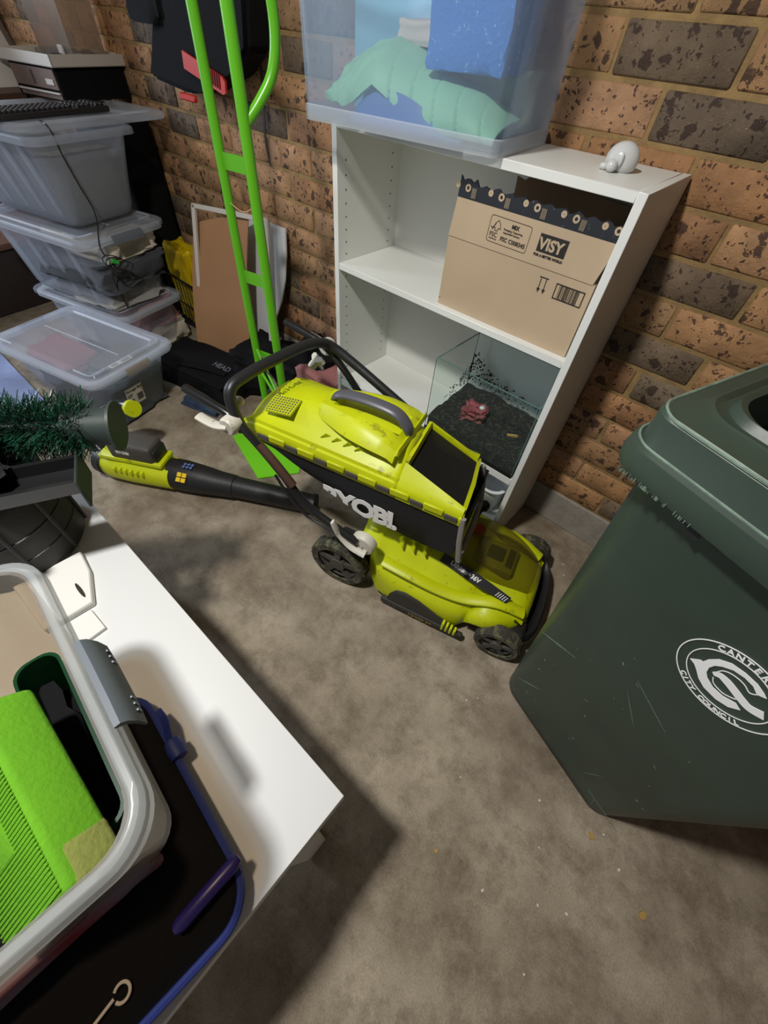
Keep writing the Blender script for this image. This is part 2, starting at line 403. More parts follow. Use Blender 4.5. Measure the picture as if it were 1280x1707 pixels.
bw, bh, bt = .2295, .0755, .012
bm = B(); box(bm, -bw/2, bw/2, -.004, bt, -bh/2, bh/2, .0035, 1)
bme = finish(bm, True, 50); bme.name = 'brick'; bme.materials.append(M_['brick'])
bmd = bme.copy(); bmd.materials.clear(); bmd.materials.append(M_['brickd'])
DARK = [(.68, 1.22), (.80, 1.135), (.92, 1.30), (.912, .87), (.98, .69), (1.0, .60), (-.83, .534), (-.76, .374), (-.37, 1.22), (-.437, 1.10), (-.28, .80), (-.66, .45), (-.6, .36), (-.684, .96), (-1.75, .95)]
rows, cols = 15, 20
extra = B()
k = 0
for r in range(-0, 28):
    zc = .142 + .0863 * (r + .5)
    for c in range(-1, 28):
        xc = .5595 + .24 * (c - 15) + (.12 if r % 2 else 0) + .115 + random.uniform(-.003, .003)
        if xc < -3.5 or xc > 2.9: continue
        j = random.uniform(-.0015, .0012)
        if r < rows and -3.15 < xc < 1.5 and k < 300:
            dk_ = any(abs(xc-a) < .12 and abs(zc-b) < .043 for a, b in DARK) or ((xc < -.9 or xc > 1.05) and random.random() < .22)
            o = bpy.data.objects.new('brick', bmd if dk_ else bme); COL.objects.link(o); o.parent = wall
            o.location = (xc, WY - .0005 + j, zc + random.uniform(-.0012, .0012)); o.rotation_euler = (random.uniform(-.006, .006), random.uniform(-.006, .006), random.uniform(-.006, .006)); k += 1
        elif zc < 2.44:
            box(extra, xc-bw/2, xc+bw/2, WY-.004, WY+.01, zc-bh/2, zc+bh/2)
o = ob('outer_bricks', extra, 'brick', wall, smooth=False); o['kind'] = 'stuff'

# ------------------------------------------------------------ bookshelf
SH = thing('bookshelf', 'white melamine bookshelf with two open shelves against the brick wall', 'bookshelf')
T = .018; W, D, H = .801, .271, 1.061
for n, x0 in (('side_panel', 0), ('side_panel', W - T)):
    bm = B(); box(bm, x0, x0+T, 0, D, 0, H, .0012); ob(n, bm, 'white', SH)
def shelfb(name, z, th):
    bm = B(); box(bm, T+.0004, W-T-.0004, .0015, D-.006, z-th, z, .0012); return ob(name, bm, 'white', SH)
shelfb('top_panel', H, T); shelfb('shelf', .734, T); shelfb('shelf', .330, .026); shelfb('bottom_panel', .082, T)
bm = B(); box(bm, T, W-T, .012, .028, 0, .0638); ob('plinth', bm, 'white', SH)
bm = B(); box(bm, .002, W-.002, D-.0058, D, .03, H-.001); ob('back_panel', bm, 'white', SH)
bm = B()
for y in (.034, .227):
    for i in range(26):
        z = .977 - .032 * i - (.064 * 0 if y < .1 else 0)
        if z < .12 or abs(z - .725) < .02 or abs(z - .317) < .025: continue
        for x, s in ((T, 1), (W-T, -1)):
            lathe(bm, [(.0024, -.001), (.0024, .0003)], 8, frameM((x, y, z), (0, 1, 0), (0, 0, 1) if s > 0 else (0, 0, -1)))
o = ob('dowel_holes', bm, 'hole', SH); o['kind'] = 'stuff'

# ------------------------------------------------------------ clear tubs
def tub(name, label, loc, yaw, Lx, Ly, Hh, mt='clear', rimmat='rim', taper=.03, lid=None, clips=(), ribs=0, group=None, cat='storage tub', rim=.028, sides=(), ro=.05, cscale=1., cw0=.056, band=False):
    t = thing(name, label, cat, loc, yaw, group)
    th = .003
    def prof(z, ins): f = 1 - z / Hh; return rrect(Lx - 2*rim - 2*taper*f - 2*ins, Ly - 2*rim - 2*taper*f - 2*ins, ro - .01, 6)
    bm = B()
    rs = [ring_z(prof(0, .012), 0), ring_z(prof(0, .0), .014), ring_z(prof(.03, 0), .03), ring_z(prof(.032, -.002), .034), ring_z(prof(Hh*.5, 0), Hh*.5), ring_z(prof(Hh, 0), Hh-.004)]
    rs += [ring_z(prof(Hh, th), Hh-.004), ring_z(prof(Hh*.5, th), Hh*.5), ring_z(prof(.03, th), .03), ring_z(prof(0, th+.004), .006)]
    rings(bm, rs, True, True); ob('body', bm, mt, t)
    if band:
        bm = B(); pf = lambda z, i: ring_z(prof(z, -i), z)
        rr = [pf(.0, .001), pf(.0, .004), pf(.026, .004), pf(.028, .001)]; rr.append(rr[0]); rings(bm, rr, False, False); ob('base_band', bm, 'rim', t)
    bm = B()
    rr = [ring_z(rrect(Lx-2*rim, Ly-2*rim, ro-.01, 8), Hh-.003), ring_z(rrect(Lx-2*rim+.006, Ly-2*rim+.006, ro-.008, 8), Hh), ring_z(rrect(Lx-.012, Ly-.012, ro, 8), Hh),
          ring_z(rrect(Lx-.002, Ly-.002, ro, 8), Hh-.005), ring_z(rrect(Lx, Ly, ro, 8), Hh-.022), ring_z(rrect(Lx-.006, Ly-.006, ro, 8), Hh-.022), ring_z(rrect(Lx-.012, Ly-.012, ro, 8), Hh-.006), ring_z(rrect(Lx-2*rim-.0, Ly-2*rim-.0, ro-.01, 8), Hh-.006)]
    rr.append(rr[0]); rings(bm, rr, False, False); ob('rim', bm, rimmat, t)
    if ribs:
        bm = B()
        for s in sides:   # (axis, sign)
            for i in range(ribs):
                f = (i + .5) / ribs - .5
                if s[0] == 'y':
                    x = f * (Lx - .14); y0 = s[1] * (Ly/2 - rim - taper + .001); y1 = s[1] * (Ly/2 - rim + .001)
                    rings(bm, [[(x-.012, y0, .04), (x+.012, y0, .04), (x+.009, y0+s[1]*.008, .04), (x-.009, y0+s[1]*.008, .04)], [(x-.012, y1, Hh-.03), (x+.012, y1, Hh-.03), (x+.009, y1+s[1]*.008, Hh-.03), (x-.009, y1+s[1]*.008, Hh-.03)]])
                else:
                    y = f * (Ly - .12); x0 = s[1] * (Lx/2 - rim - taper + .001); x1 = s[1] * (Lx/2 - rim + .001)
                    rings(bm, [[(x0, y-.012, .04), (x0, y+.012, .04), (x0+s[1]*.008, y+.009, .04), (x0+s[1]*.008, y-.009, .04)], [(x1, y-.012, Hh-.03), (x1, y+.012, Hh-.03), (x1+s[1]*.008, y+.009, Hh-.03), (x1+s[1]*.008, y-.009, Hh-.03)]])
        o = ob('rib', bm, mt, t)
    if lid:
        bm = B(); z = Hh + .001
        rings(bm, [ring_z(rrect(Lx+.006, Ly+.006, ro, 8), z-.012), ring_z(rrect(Lx+.012, Ly+.012, ro, 8), z-.01), ring_z(rrect(Lx+.012, Ly+.012, ro, 8), z+.004), ring_z(rrect(Lx+.004, Ly+.004, ro, 8), z+.009),
                   ring_z(rrect(Lx-.05, Ly-.05, ro-.01, 8), z+.009), ring_z(rrect(Lx-.06, Ly-.06, ro-.012, 8), z+.016), ring_z(rrect(Lx-.10, Ly-.10, .03, 8), z+.016), ring_z(rrect(Lx-.115, Ly-.115, .025, 8), z+.009)], False, True)
        lo = ob('lid', bm, lid, t)
        bm = B()
        for sx in (-1, 1):
            for sy in (-1, 1):
                p = [(sx*(Lx/2-.13), sy*(Ly/2-.035), z+.017), (sx*(Lx/2-.06), sy*(Ly/2-.035), z+.017), (sx*(Lx/2-.042), sy*(Ly/2-.05), z+.017), (sx*(Lx/2-.042), sy*(Ly/2-.10), z+.017)]
                tube(bm, catmull(p, 5), .003, 6)
        tube(bm, [(-Lx/2+.09, 0, z+.012), (Lx/2-.09, 0, z+.012)], .002, 6)
        ob('lid_ridge', bm, rimmat, lo)
    for cx, cy, ang, cl in clips:
        bm = B(); Mx = Matrix.Translation((cx, cy, Hh)) @ Matrix.Rotation(R_(ang), 4, 'Z') @ Matrix.Diagonal((cscale, 1, cscale, 1)) @ Matrix.Translation((0, 0, -Hh))
        pr = [(.004, Hh+.012), (.014, Hh+.013), (.022, Hh+.004), (.03, Hh-.02), (.034, Hh-.05), (.03, Hh-.052), (.024, Hh-.022), (.016, Hh-.003), (.004, Hh+.006)]
        w0 = cw0
        rings(bm, [[Mx @ Vector((x, -w0, z)) for x, z in pr], [Mx @ Vector((x*1.06, -w0*.5, z)) for x, z in pr], [Mx @ Vector((x*1.06, w0*.5, z)) for x, z in pr], [Mx @ Vector((x, w0, z)) for x, z in pr]])
        co = ob('clip', bm, cl, t)
        bm = B()
        for yy in (-w0*.75, -w0*.6, -w0*.45, w0*.45, w0*.6, w0*.75):
            box(bm, .0325, .036, yy-.0015, yy+.0015, Hh-.045, Hh-.028, .0006, 1, Mx)
        ob('clip_rib', bm, cl, co, kind='stuff')
    return t

def soft(name, label, cat, loc, size, m, seed=1, rotz=0, amp=.14, freq=5, group=None, sub=4, sq=.6, rot=None):
    o = ob(name, blob(*size, seed=seed, amp=amp, freq=freq, sub=sub, sq=sq), m)
    o.location = loc; o.rotation_euler = rot or (0, 0, rotz); tag(o, label, cat, group); return o
Y15 = R_(15)
def loc15(cx, cy, a, b, z, yaw=Y15):
    return (cx + a*math.cos(yaw) - b*math.sin(yaw), cy + a*math.sin(yaw) + b*math.cos(yaw), z)

# tub A with lid in front (left)
AC = (-.985, -.555)
tub('storage_tub', 'clear lidded tub of dark clothes on floor, in front of the tub stack', (*AC, 0), Y15, .62, .41, .265, 'frost', 'rim', lid='lid', clips=((.31, 0, 0, 'clear'), (-.31, 0, 180, 'blk')), taper=.05, cscale=.45)
soft('folded_clothes', 'dark folded clothes inside the lidded tub on floor', 'clothes', loc15(*AC, .02, 0, .01), (.42, .26, .17), 'dkc', 3, Y15)
soft('folded_clothes', 'olive folded shirt at the labelled end of the lidded tub', 'clothes', loc15(*AC, .14, .04, .16), (.17, .18, .07), 'olivec', 5, Y15)
soft('folded_clothes', 'reddish brown folded cloth under the lid of the front tub', 'clothes', loc15(*AC, -.1, -.05, .165), (.26, .16, .06), 'pinkc', 8, Y15)
lb = thing('price_label', 'white shop label stuck on the end of the lidded floor tub', 'label', loc15(*AC, .262, -.03, .12), Y15)
bm = B(); Ml = frameM((.0, 0, 0), (0, 1, 0), (.16, 0, 1)); box(bm, -.042, .042, -.045, .045, 0, .0008, 0, 1, Ml); ob('sticker', bm, 'offw', lb, smooth=False)
bm = text_bm('Storage Box', .0165, Ml @ Matrix.Translation((-.039, .025, .0009)), .0003, .0004)
for i in range(3): box(bm, -.038, -.01 - i*.004, .012 - i*.006, .0145 - i*.006, .0009, .0013, 0, 1, Ml)
for i in range(8): box(bm, -.036 + i*.0032, -.0342 + i*.0032 + (i % 3)*.0005, -.038, -.012, .0009, .0013, 0, 1, Ml)
for i in range(8): box(bm, .006 + i*.0038, .0083 + i*.0038 + (i % 2)*.0007, -.032, .002, .0009, .0013, 0, 1, Ml)
ob('print', bm, 'black_ink', lb, smooth=False)
sl = thing('lid_sticker', 'small white barcode sticker on the lid of the front tub', 'label', loc15(*AC, .265, -.03, .2755), Y15)
bm = B(); box(bm, -.013, .013, -.05, .05, 0, .0006); ob('sticker', bm, 'offw', sl, smooth=False)
bm = B()
for i in range(10): box(bm, -.008, .008, .004 + i*.004, .006 + i*.004 + (i % 3)*.0006, .0006, .001)
for i in range(3): box(bm, -.008 + i*.006, -.005 + i*.006, -.042, -.012, .0006, .001)
ob('print', bm, 'black_ink', sl, smooth=False)

# stack of three
CC = (-1.43, -.238)
tub('storage_tub', 'clear tub with pink cloth and cream towel, bottom of the tub stack', (*CC, 0), Y15, .62, .385, .25, 'frost', 'rim', lid='frost', taper=.025, group=None)
soft('folded_cloth', 'pink cloth inside the bottom tub of the stack', 'cloth', loc15(*CC, .14, .06, .12), (.24, .22, .12), 'pinkc', 11, Y15)
soft('rolled_towel', 'cream rolled towel inside the bottom tub of the stack', 'towel', loc15(*CC, .13, .06, .01), (.26, .25, .12), 'towel', 12, Y15)
soft('folded_cloth', 'grey cloth at the near end of the bottom stacked tub', 'cloth', loc15(*CC, -.1, -.02, .01), (.2, .28, .2), 'greyc', 13, Y15)
MC = (-1.44, -.255)
tub('storage_tub', 'clear tub of dark and white clothing, middle of the tub stack', (*MC, .268), Y15, .66, .44, .30, 'frost', 'rim', lid='frost2', taper=.04, clips=((.33, 0, 0, 'clip'),), ribs=4, sides=(('y', -1),), cscale=.5, cw0=.075)
soft('folded_clothes', 'white folded linen at the foot of the middle stacked tub', 'clothes', loc15(*MC, .1, .0, .275), (.36, .3, .08), 'greyc', 21, Y15)
soft('folded_clothes', 'charcoal clothes band in the middle stacked tub', 'clothes', loc15(*MC, .08, 0, .355), (.42, .32, .11), 'dkc', 22, Y15)
soft('folded_clothes', 'cream crumpled cloth at the top of the middle stacked tub', 'clothes', loc15(*MC, .1, .03, .465), (.38, .28, .075), 'towel', 23, Y15)
EC = (-1.46, -.245)
tub('storage_tub', 'cloudy grey tub with vertical side ribs, top of the tub stack', (*EC, .593), Y15, .64, .46, .29, 'frost2', 'frost2', taper=.05, ribs=5, sides=(('y', -1),))
soft('packed_bag', 'pale grey plastic bag filling the top stacked tub', 'bag', loc15(*EC, .02, 0, .602), (.42, .28, .22), 'greyc', 31, Y15, amp=.03)
bm = B(); z = 0
rings(bm, [ring_z(rrect(.50, .66, .05, 8), -.006), ring_z(rrect(.51, .67, .05, 8), 0), ring_z(rrect(.51, .67, .05, 8), .014), ring_z(rrect(.48, .64, .05, 8), .02), ring_z(rrect(.42, .58, .04, 8), .02), ring_z(rrect(.40, .56, .03, 8), .012)], True, True)
o = ob('tub_lid', bm, 'rim'); o.location = (-1.485, -.12, .890); o.rotation_euler = (0, 0, R_(13)); tag(o, 'loose translucent lid overhanging the top of the tub stack', 'lid')

# things on the stack
kb = thing('keyboard', 'black computer keyboard lying along the lid of the tub stack', 'keyboard', (-1.345, -.22, .911), R_(104))
bm = B(); box(bm, -.23, .23, -.075, .075, 0, .018, .004, 2); ob('case', bm, 'blk', kb)
bm = B(); box(bm, -.0075, .0075, -.0075, .0075, 0, .009, .002, 1); kme = finish(bm); kme.materials.append(M_['blk'])
for r in range(5):
    for c in range(22):
        if c in (15, 19) : continue
        o = bpy.data.objects.new('key', kme); COL.objects.link(o); o.parent = kb; o.location = (-.21 + c*.02, -.055 + r*.022, .017)
bx = thing('wooden_drawer_box', 'dusty brown wooden box with a small drawer under a white tray', 'box', loc15(-1.56, -.05, -.14, .165, .912), Y15)
bm = B(); box(bm, -.14, .14, -.165, .165, 0, .10, .002); ob('carcass', bm, 'cloth_blk', bx)
bm = B(); box(bm, -.13, .13, -.171, -.165, .035, .095, .001); ob('front_panel', bm, 'woodbox', bx)
bm = B(); box(bm, -.12, .13, -.169, -.165, .006, .028, .001); dr = ob('drawer', bm, 'woodbox', bx)
bm = B(); box(bm, -.12, .13, -.176, -.169, .022, .028, .001); ob('drawer_edge', bm, 'offw', dr)
bm = B(); box(bm, .07, .115, -.174, -.171, .048, .066, .001); ob('name_plate', bm, 'offw', bx)
bm = B(); box(bm, -.01, -.002, -.175, -.171, .045, .085, .001); ob('slot', bm, 'hole', bx)
wt = thing('white_tray', 'shallow white cardboard tray holding trinkets on the wooden box', 'tray', loc15(-1.56, -.05, -.15, .17, 1.0135), Y15)
bm = B()
for a in ((-.165, .165, -.185, -.181), (-.165, .165, .181, .185), (-.165, -.161, -.185, .185), (.161, .165, -.185, .185)): box(bm, *a, 0, .036)
box(bm, -.165, .165, -.185, .185, 0, .003); ob('tray_wall', bm, 'offw', wt, smooth=False)
for i in range(12):
    x, y = random.uniform(-.13, .13), random.uniform(-.15, .15)
    o = soft('trinket', ('small dark red trinket', 'small dark brown trinket', 'small grey trinket')[i % 3] + ' in the white cardboard tray', 'trinket', loc15(-1.56, -.05, -.15 + x, .17 + y, 1.0175), (.04, .035, .032), ('dred', 'dbrown', 'greyc')[i % 3], 40 + i, i, group=('dark red', 'brown', 'grey')[i % 3] + ' trinkets in the white tray', sub=2)
ac = thing('clear_display_case', 'tall clear plastic case with white corner cap standing in the white tray', 'case', loc15(-1.56, -.05, -.12, .2, 1.035), Y15)
bm = B()
for a in ((-.1, .1, -.08, -.077), (-.1, .1, .077, .08), (-.1, -.097, -.077, .077), (.097, .1, -.077, .077)): box(bm, *a, 0, .34)
ob('case_wall', bm, 'clear', ac, smooth=False)
bm = B(); box(bm, .03, .06, -.09, -.08, .0, .035, .003); ob('cap', bm, 'offw', ac)
bm = B(); Mx = frameM((-1.70, -.16, .912), (.2, -.1, 1), (0, 1, 0))
pf = thing('picture_frame', 'pale wooden picture frame leaning beside the drawer box', 'frame', (-1.83, -.18, .914), R_(100), rot=(R_(-22), 0, R_(102)))
for a in ((-.15, .15, 0, .02), (-.15, .15, .30, .32), (-.15, -.13, .02, .30), (.13, .15, .02, .30)):
    bm = B(); box(bm, a[0], a[1], 0, .018, a[2], a[3], .002); ob('frame_rail', bm, 'woodbox', pf)
bm = B(); box(bm, -.13, .13, .008, .012, .02, .30); ob('backing', bm, 'offw', pf)

# cable hanging from the keyboard
cb = thing('cable', 'thin black cable with green tie hanging down the front of the tub stack', 'cable')
pts = [(-1.20, -.29, .914), (-1.155, -.292, .913), (-1.136, -.287, .89), (-1.138, -.283, .83), (-1.14, -.268, .74), (-1.145, -.25, .66), (-1.13, -.262, .61), (-1.09, -.29, .585), (-1.075, -.305, .55), (-1.075, -.30, .52)]
bm = B(); tube(bm, catmull(pts, 8), .0028, 8); ob('cord', bm, 'gtube', cb)
bm = B()
for q in range(4):
    c0 = Vector((-1.075 + q*.003, -.285 + q*.012, .50 - q*.012)); lp = []
    for i in range(16):
        a = 2*math.pi*i/16; lp.append(c0 + Vector((.01*math.sin(a*2), (.03+q*.004)*math.cos(a), (.018+.003*q)*math.sin(a))))
    tube(bm, lp, .0022, 6, closed=True)
tube(bm, catmull([(-1.078, -.28, .49), (-1.10, -.295, .43), (-1.112, -.292, .38), (-1.115, -.285, .33), (-1.117, -.28, .285)], 6), .0024, 6)
ob('coil', bm, 'gtube', cb)
bm = B(); tube(bm, [(-1.066, -.285, .50), (-1.068, -.262, .487)], .009, 10); ob('tie', bm, 'gtag', cb)
bm = B(); tube(bm, [(-1.115, -.287, .35), (-1.116, -.284, .325)], .006, 8); ob('plug', bm, 'gtube', cb)

# behind the stack
sc = thing('shade_block', 'made-up black block for the shade and a thin black thing behind the tub stack', 'shade_block', (-1.72, .165, 0))  # black block stands in for shade and a thin dark thing by the wall
bm = B(); box(bm, -.24, .24, -.09, .09, .02, .88, .04, 3); ob('shell', bm, 'cloth_blk', sc)
bm = B(); tube(bm, catmull([(-.08, 0, .88), (-.07, 0, .91), (.07, 0, .91), (.08, 0, .88)], 4), .009); ob('handle', bm, 'blk', sc)
cr = thing('wire_basket', 'black wire basket holding a yellow bag beside the tub stack', 'basket', (-1.33, .175, 0))
for z in (.02, .13, .26):
    bm = B(); tube(bm, [(x, y, z) for x, y in rrect(.30, .17, .02, 3)], .006 if z > .2 else .004, 6, closed=True); ob('hoop', bm, 'gtube', cr)
for i in range(9):
    bm = B(); tube(bm, [(-.13 + i*.0325, -.085, .26), (-.13 + i*.0325, -.085, .01)], .0022, 6); ob('wire', bm, 'gtube', cr)
bm = B(); box(bm, -.15, .15, -.085, .085, .002, .008); ob('base', bm, 'blk', cr)
soft('yellow_bag', 'bright yellow crumpled bag standing in the black wire basket', 'bag', (-1.35, .175, .012), (.22, .12, .38), 'yellow', 51, 0, amp=.09, freq=4, sub=5)

# frame, cardboard, white sheet
fr = thing('leaning_frame', 'narrow white frame leaning on the brick wall behind cardboard', 'frame')
A_, Bq, Cq, Dq = Vector((-.955, .09, .665)), Vector((-.62, .215, .668)), Vector((-.60, .11, .02)), Vector((-.95, -.06, .02))
for a, b in ((A_, Bq), (Bq, Cq), (Cq, Dq), (Dq, A_)):
    bm = B(); d = (b-a); Mx = frameM(a, d, (Bq-A_).cross(Dq-A_)); box(bm, -.006, d.length + .006, -.016, .0, -.009, .009, .002, 1, Mx); ob('frame_rail', bm, 'offw', fr)
def bow(u, v): # cardboard
    P0 = Vector((-.955, -.08, .065)).lerp(Vector((-.70, .063, .075)), u); P1 = Vector((-.995, .085, .595)).lerp(Vector((-.705, .185, .685)), u)
    p = P0.lerp(P1, v); p.y -= .02 * math.sin(math.pi * v) ; return p
bm = B(); sheet(bm, [[bow(i/8, j/10) for j in range(11)] for i in range(9)], .004); o = ob('cardboard_sheet', bm, 'card2'); tag(o, 'flat brown cardboard sheet leaning in front of the white frame', 'cardboard')
bm = B(); ol = [(-.95, .05), (-.8, .04), (-.72, .13), (-.65, .24), (-.59, .36), (-.562, .46), (-.552, .56), (-.556, .655), (-.95, .64)]
prism(bm, [(x, z) for x, z in ol], -.004, .004, frameM((0, .165, 0), (1, 0, 0), (0, .13, 1)))
o = ob('curved_board', bm, 'whitep'); tag(o, 'white board with a curved edge behind the cardboard sheet', 'board')

# black bags on the floor
bg1 = thing('sports_bag', 'long flat black sports bag with grey lettering below the cardboard sheet', 'bag', (-.79, -.155, 0), R_(10))
ob('bag_body', blob(.50, .24, .11, 61, .1, 4, 5, sq=.5), 'cloth_blk', bg1)
bm = B(); tube(bm, catmull([(-.2, -.1, .05), (-.1, -.09, .105), (.05, -.06, .125), (.18, -.02, .115)], 8), .014, 8, flat=(.35, 1)); ob('strap', bm, 'cloth_blk', bg1)
ob('lettering', text_bm('HEAD', .04, frameM((.07, .0, .116), (1, 0, 0), (0, 1, .12)), .0008, .001), mat('grey_logo', '#5c5f66', .5), bg1)
bm = B(); lathe(bm, [(.004, 0), (.011, 0), (.011, .003), (.004, .003)], 12, frameM((-.08, -.10, .085), (1, 0, 0), (0, .5, 1)), False, False); ob('ring', bm, 'wire', bg1)
soft('black_bag', 'slumped black cloth bag beside the trolley foot, under the mower handle', 'bag', (-.50, .08, 0), (.34, .26, .20), 'cloth_blk', 63, R_(20), sub=5)
soft('pink_bundle', 'small dusty pink bundle between the mower handle and bookshelf', 'bundle', (-.17, .10, 0), (.22, .2, .25), 'pinkc', 65, 0)
soft('black_helmet_bag', 'round black bag behind the green trolley uprights', 'bag', (-.28, .14, 0), (.24, .22, .27), 'cloth_blk', 66, 0, sq=.8)
soft('blue_cloth', 'dark blue cloth peeking from under the black sports bag', 'cloth', (-.62, -.27, 0), (.2, .1, .03), mat('dark_blue_cloth', '#2f3f57', .9, var=.3, vscale=20), 67, R_(15))

# backpack on wall
bp = thing('backpack', 'black backpack with red strap hanging on the brick wall', 'backpack', (-.88, .206, 1.0))
bm = B()
ol = [(-.315, .035), (-.30, .018), (-.06, .0), (.03, .012), (.23, .075), (.345, .13), (.37, .26), (.37, .6), (-.16, .6), (-.15, .18), (-.25, .11)]
prism(bm, ol, -.05, .05, frameM((0, 0, 0), (1, 0, 0), (0, 0, 1)))
es = bm.edges[:]; bmesh.ops.bevel(bm, geom=es, offset=.016, segments=2, affect='EDGES'); ob('pack', bm, 'cloth_blk', bp)
bm = B(); prism(bm, [(0, 0), (.22, 0), (.235, .008), (.235, .036), (.22, .044), (0, .044)], 0, .008, frameM((-.015, -.058, .068), (1, 0, -.2), (0, 0, 1))); st = ob('red_strap', bm, 'red', bp)
bm = B()
for i in range(4): box(bm, .165 + i*.013, .17 + i*.013, .01, .045, .008, .011, 0, 1, frameM((-.015, -.058, .068), (1, 0, -.2), (0, 0, 1)))
ob('strap_slot', bm, 'dred', st)
bm = B(); box(bm, -.10, .0, -.06, -.045, -.018, .002, .004); ob('red_tag', bm, 'red', bp)
bm = B(); sheet(bm, [[(.27 + .008*math.sin(v*6) + u*(.012 - .004*v), .048 - .01*math.sin(v*3), .10 - v*.26) for v in [k/10 for k in range(11)]] for u in (0, 1)], .002); ob('webbing_tail', bm, 'dbrown', bp)
soft('dark_jacket', 'dark bundled jacket hanging left of the backpack at the top', 'jacket', (-1.09, .20, 1.16), (.22, .13, .4), 'cloth_blk', 68, 0)

# ------------------------------------------------------------ trolley
tr = thing('hand_trolley', 'tall bright green hand trolley standing behind the mower', 'trolley', (-.215, -.16, 0))
Lb, Lt, Rb, Rt = Vector((-.115, .03, .03)), Vector((-.145, .05, 1.30)), Vector((.115, -.03, .03)), Vector((.115, -.03, 1.30))
for a, b in ((Lb, Lt), (Rb, Rt)):
    bm = B(); tube(bm, [a, b], .0145, 16); ob('upright', bm, 'gtrolley', tr)
def lr(z): t = (z-.03)/1.27; return Lb.lerp(Lt, t), Rb.lerp(Rt, t)
nb = Vector((.27, .96, 0))
for z in (.93, .62, .33):
    a, b = lr(z); mid = (a+b)/2 + nb*.05
    bm = B(); pts = catmull([a, a.lerp(mid, .6) + nb*.01, mid, b.lerp(mid, .6) + nb*.01, b], 5)
    sheet(bm, [[p + Vector((0, 0, -.02)) for p in pts], [p + Vector((0, 0, .02)) for p in pts]], .004); ob('cross_strap', bm, 'gtrolley', tr)
a, b = lr(.36); a2, b2 = lr(.2)
bm = B(); tube(bm, [a, b2], .006, 8); ob('brace', bm, 'gtrolley', tr)
bm = B(); tube(bm, [lr(.26)[0], b2], .006, 8); ob('brace', bm, 'gtrolley', tr)
bm = B(); tube(bm, catmull([lr(1.04)[1] , lr(1.08)[1] + nb*.045, lr(1.13)[1] + nb*.085, lr(1.20)[1] + nb*.10, lr(1.30)[1] + nb*.09], 6), .012, 12); ob('rear_handle', bm, 'gtrolley', tr)
bm = B(); tube(bm, catmull([Lt, Lt + Vector((.03, -.01, .05)), Rt + Vector((-.03, 0, .05)), Rt], 6), .0145, 12); ob('top_bar', bm, 'gtrolley', tr)
bm = B(); P = [Vector((-.345, -.319)), Vector((-.06, -.398)), Vector((.03, -.26)), Vector((-.05, -.17)), Vector((-.33, -.10))]
prism(bm, [(p.x+.215, p.y+.16) for p in P], .001, .006); ob('toe_plate', bm, 'gplate', tr, smooth=False)
for s, c in ((-1, Lb), (1, Rb)):
    bm = B(); cc = c + nb*.09 + Vector((s*.03, -s*.008, .05))
    lathe(bm, [(.02, -.015), (.066, -.015), (.079, -.01), (.08, 0), (.079, .01), (.066, .015), (.02, .015)], 24, frameM(cc, (0, 0, 1), nb)); ob('wheel', bm, 'blk2', tr)
bm = B(); tube(bm, [Lb + nb*.09 + Vector((-.03, .01, .05)), Rb + nb*.09 + Vector((.03, -.01, .05))], .008); ob('axle', bm, 'gtrolley', tr)
bm = B(); a, b = lr(.83)[0], lr(.88)[1]; tube(bm, catmull([a, a.lerp(b, .5) - Vector((0, 0, .02)), b], 6), .0012, 6); ob('twine', bm, 'twine', tr)

# ------------------------------------------------------------ blue tinted tub on the bookshelf
yB = math.atan2(.059, .443)
TB = (.236, .086)
tub('storage_tub', 'large blue-tinted clear tub on top of the white bookshelf', (*TB, 1.0615), yB, .53, .325, .32, 'tint', 'tint', taper=.010, rim=.008, ro=.028, band=True)
def lB(a, b, z): return loc15(*TB, a, b, z, yB)
def curved(name, label, cat, m, f, n, k, th):
    bm = B(); sheet(bm, [[f(i/n, j/k) for j in range(k+1)] for i in range(n+1)], th); o = ob(name, bm, m); tag(o, label, cat); return o
def mintf(u, v):
    H_ = [(0, .06), (.06, .10), (.16, .125), (.28, .135), (.40, .12), (.52, .10), (.68, .085), (.84, .07), (1, .035)]
    Lw = [(0, .03), (.1, .018), (.18, .03), (.3, .062), (.42, .04), (.56, .006), (1, .004)]
    def ip(T, t):
        for (a, b), (c, d) in zip(T, T[1:]):
            if a <= t <= c: return b + (d-b)*(t-a)/(c-a)
        return T[-1][1]
    h = ip(H_, u); l = ip(Lw, u); crump = max(0, .3-u)*3.3
    x = -.205 + .43*u; y = -.122 + .13*(1-math.cos(v*math.pi/2)) + .03*math.sin(u*6)*v
    z = 1.072 + l + (h-l)*math.sin(v*math.pi/2)
    nz = noise.noise(Vector((u*22, v*6, 0)))
    y += .014*nz*crump; z += .012*noise.noise(Vector((u*18, v*5, 4)))*crump
    gro = 1 if (u > .3 and (u*15 + v*1.2) % 2 < .14) else 0
    y += .004*gro
    return lB(x, y, z)
mo = curved('foam_pad', 'mint green grooved foam pad curled in the blue tub', 'foam pad', 'mint', mintf, 150, 22, .006)
curved('blue_sheet', 'sky blue shiny sheet standing behind the mint foam pad', 'sheet', 'sky', lambda u, v: lB(-.235 + .30*u, .03 + .02*math.sin(u*5), 1.075 + .27*v + .01*math.sin(u*9)), 14, 10, .01)
soft('blue_sponge', 'coarse blue sponge block at the right of the blue tub', 'sponge', lB(.115, -.02, 1.165), (.17, .13, .20), 'azure', 71, yB, amp=.05)
o = curved('blue_sole', 'perforated blue rubber mat edge under the mint foam pad', 'mat', 'dblue', lambda u, v: lB(-.135 + .29*u, -.135 + .02*v, 1.07 + (.005 + .055*math.sin(math.pi*min(1, u*1.15))**.7*(1-.5*u))*v*1.2), 20, 4, .005)
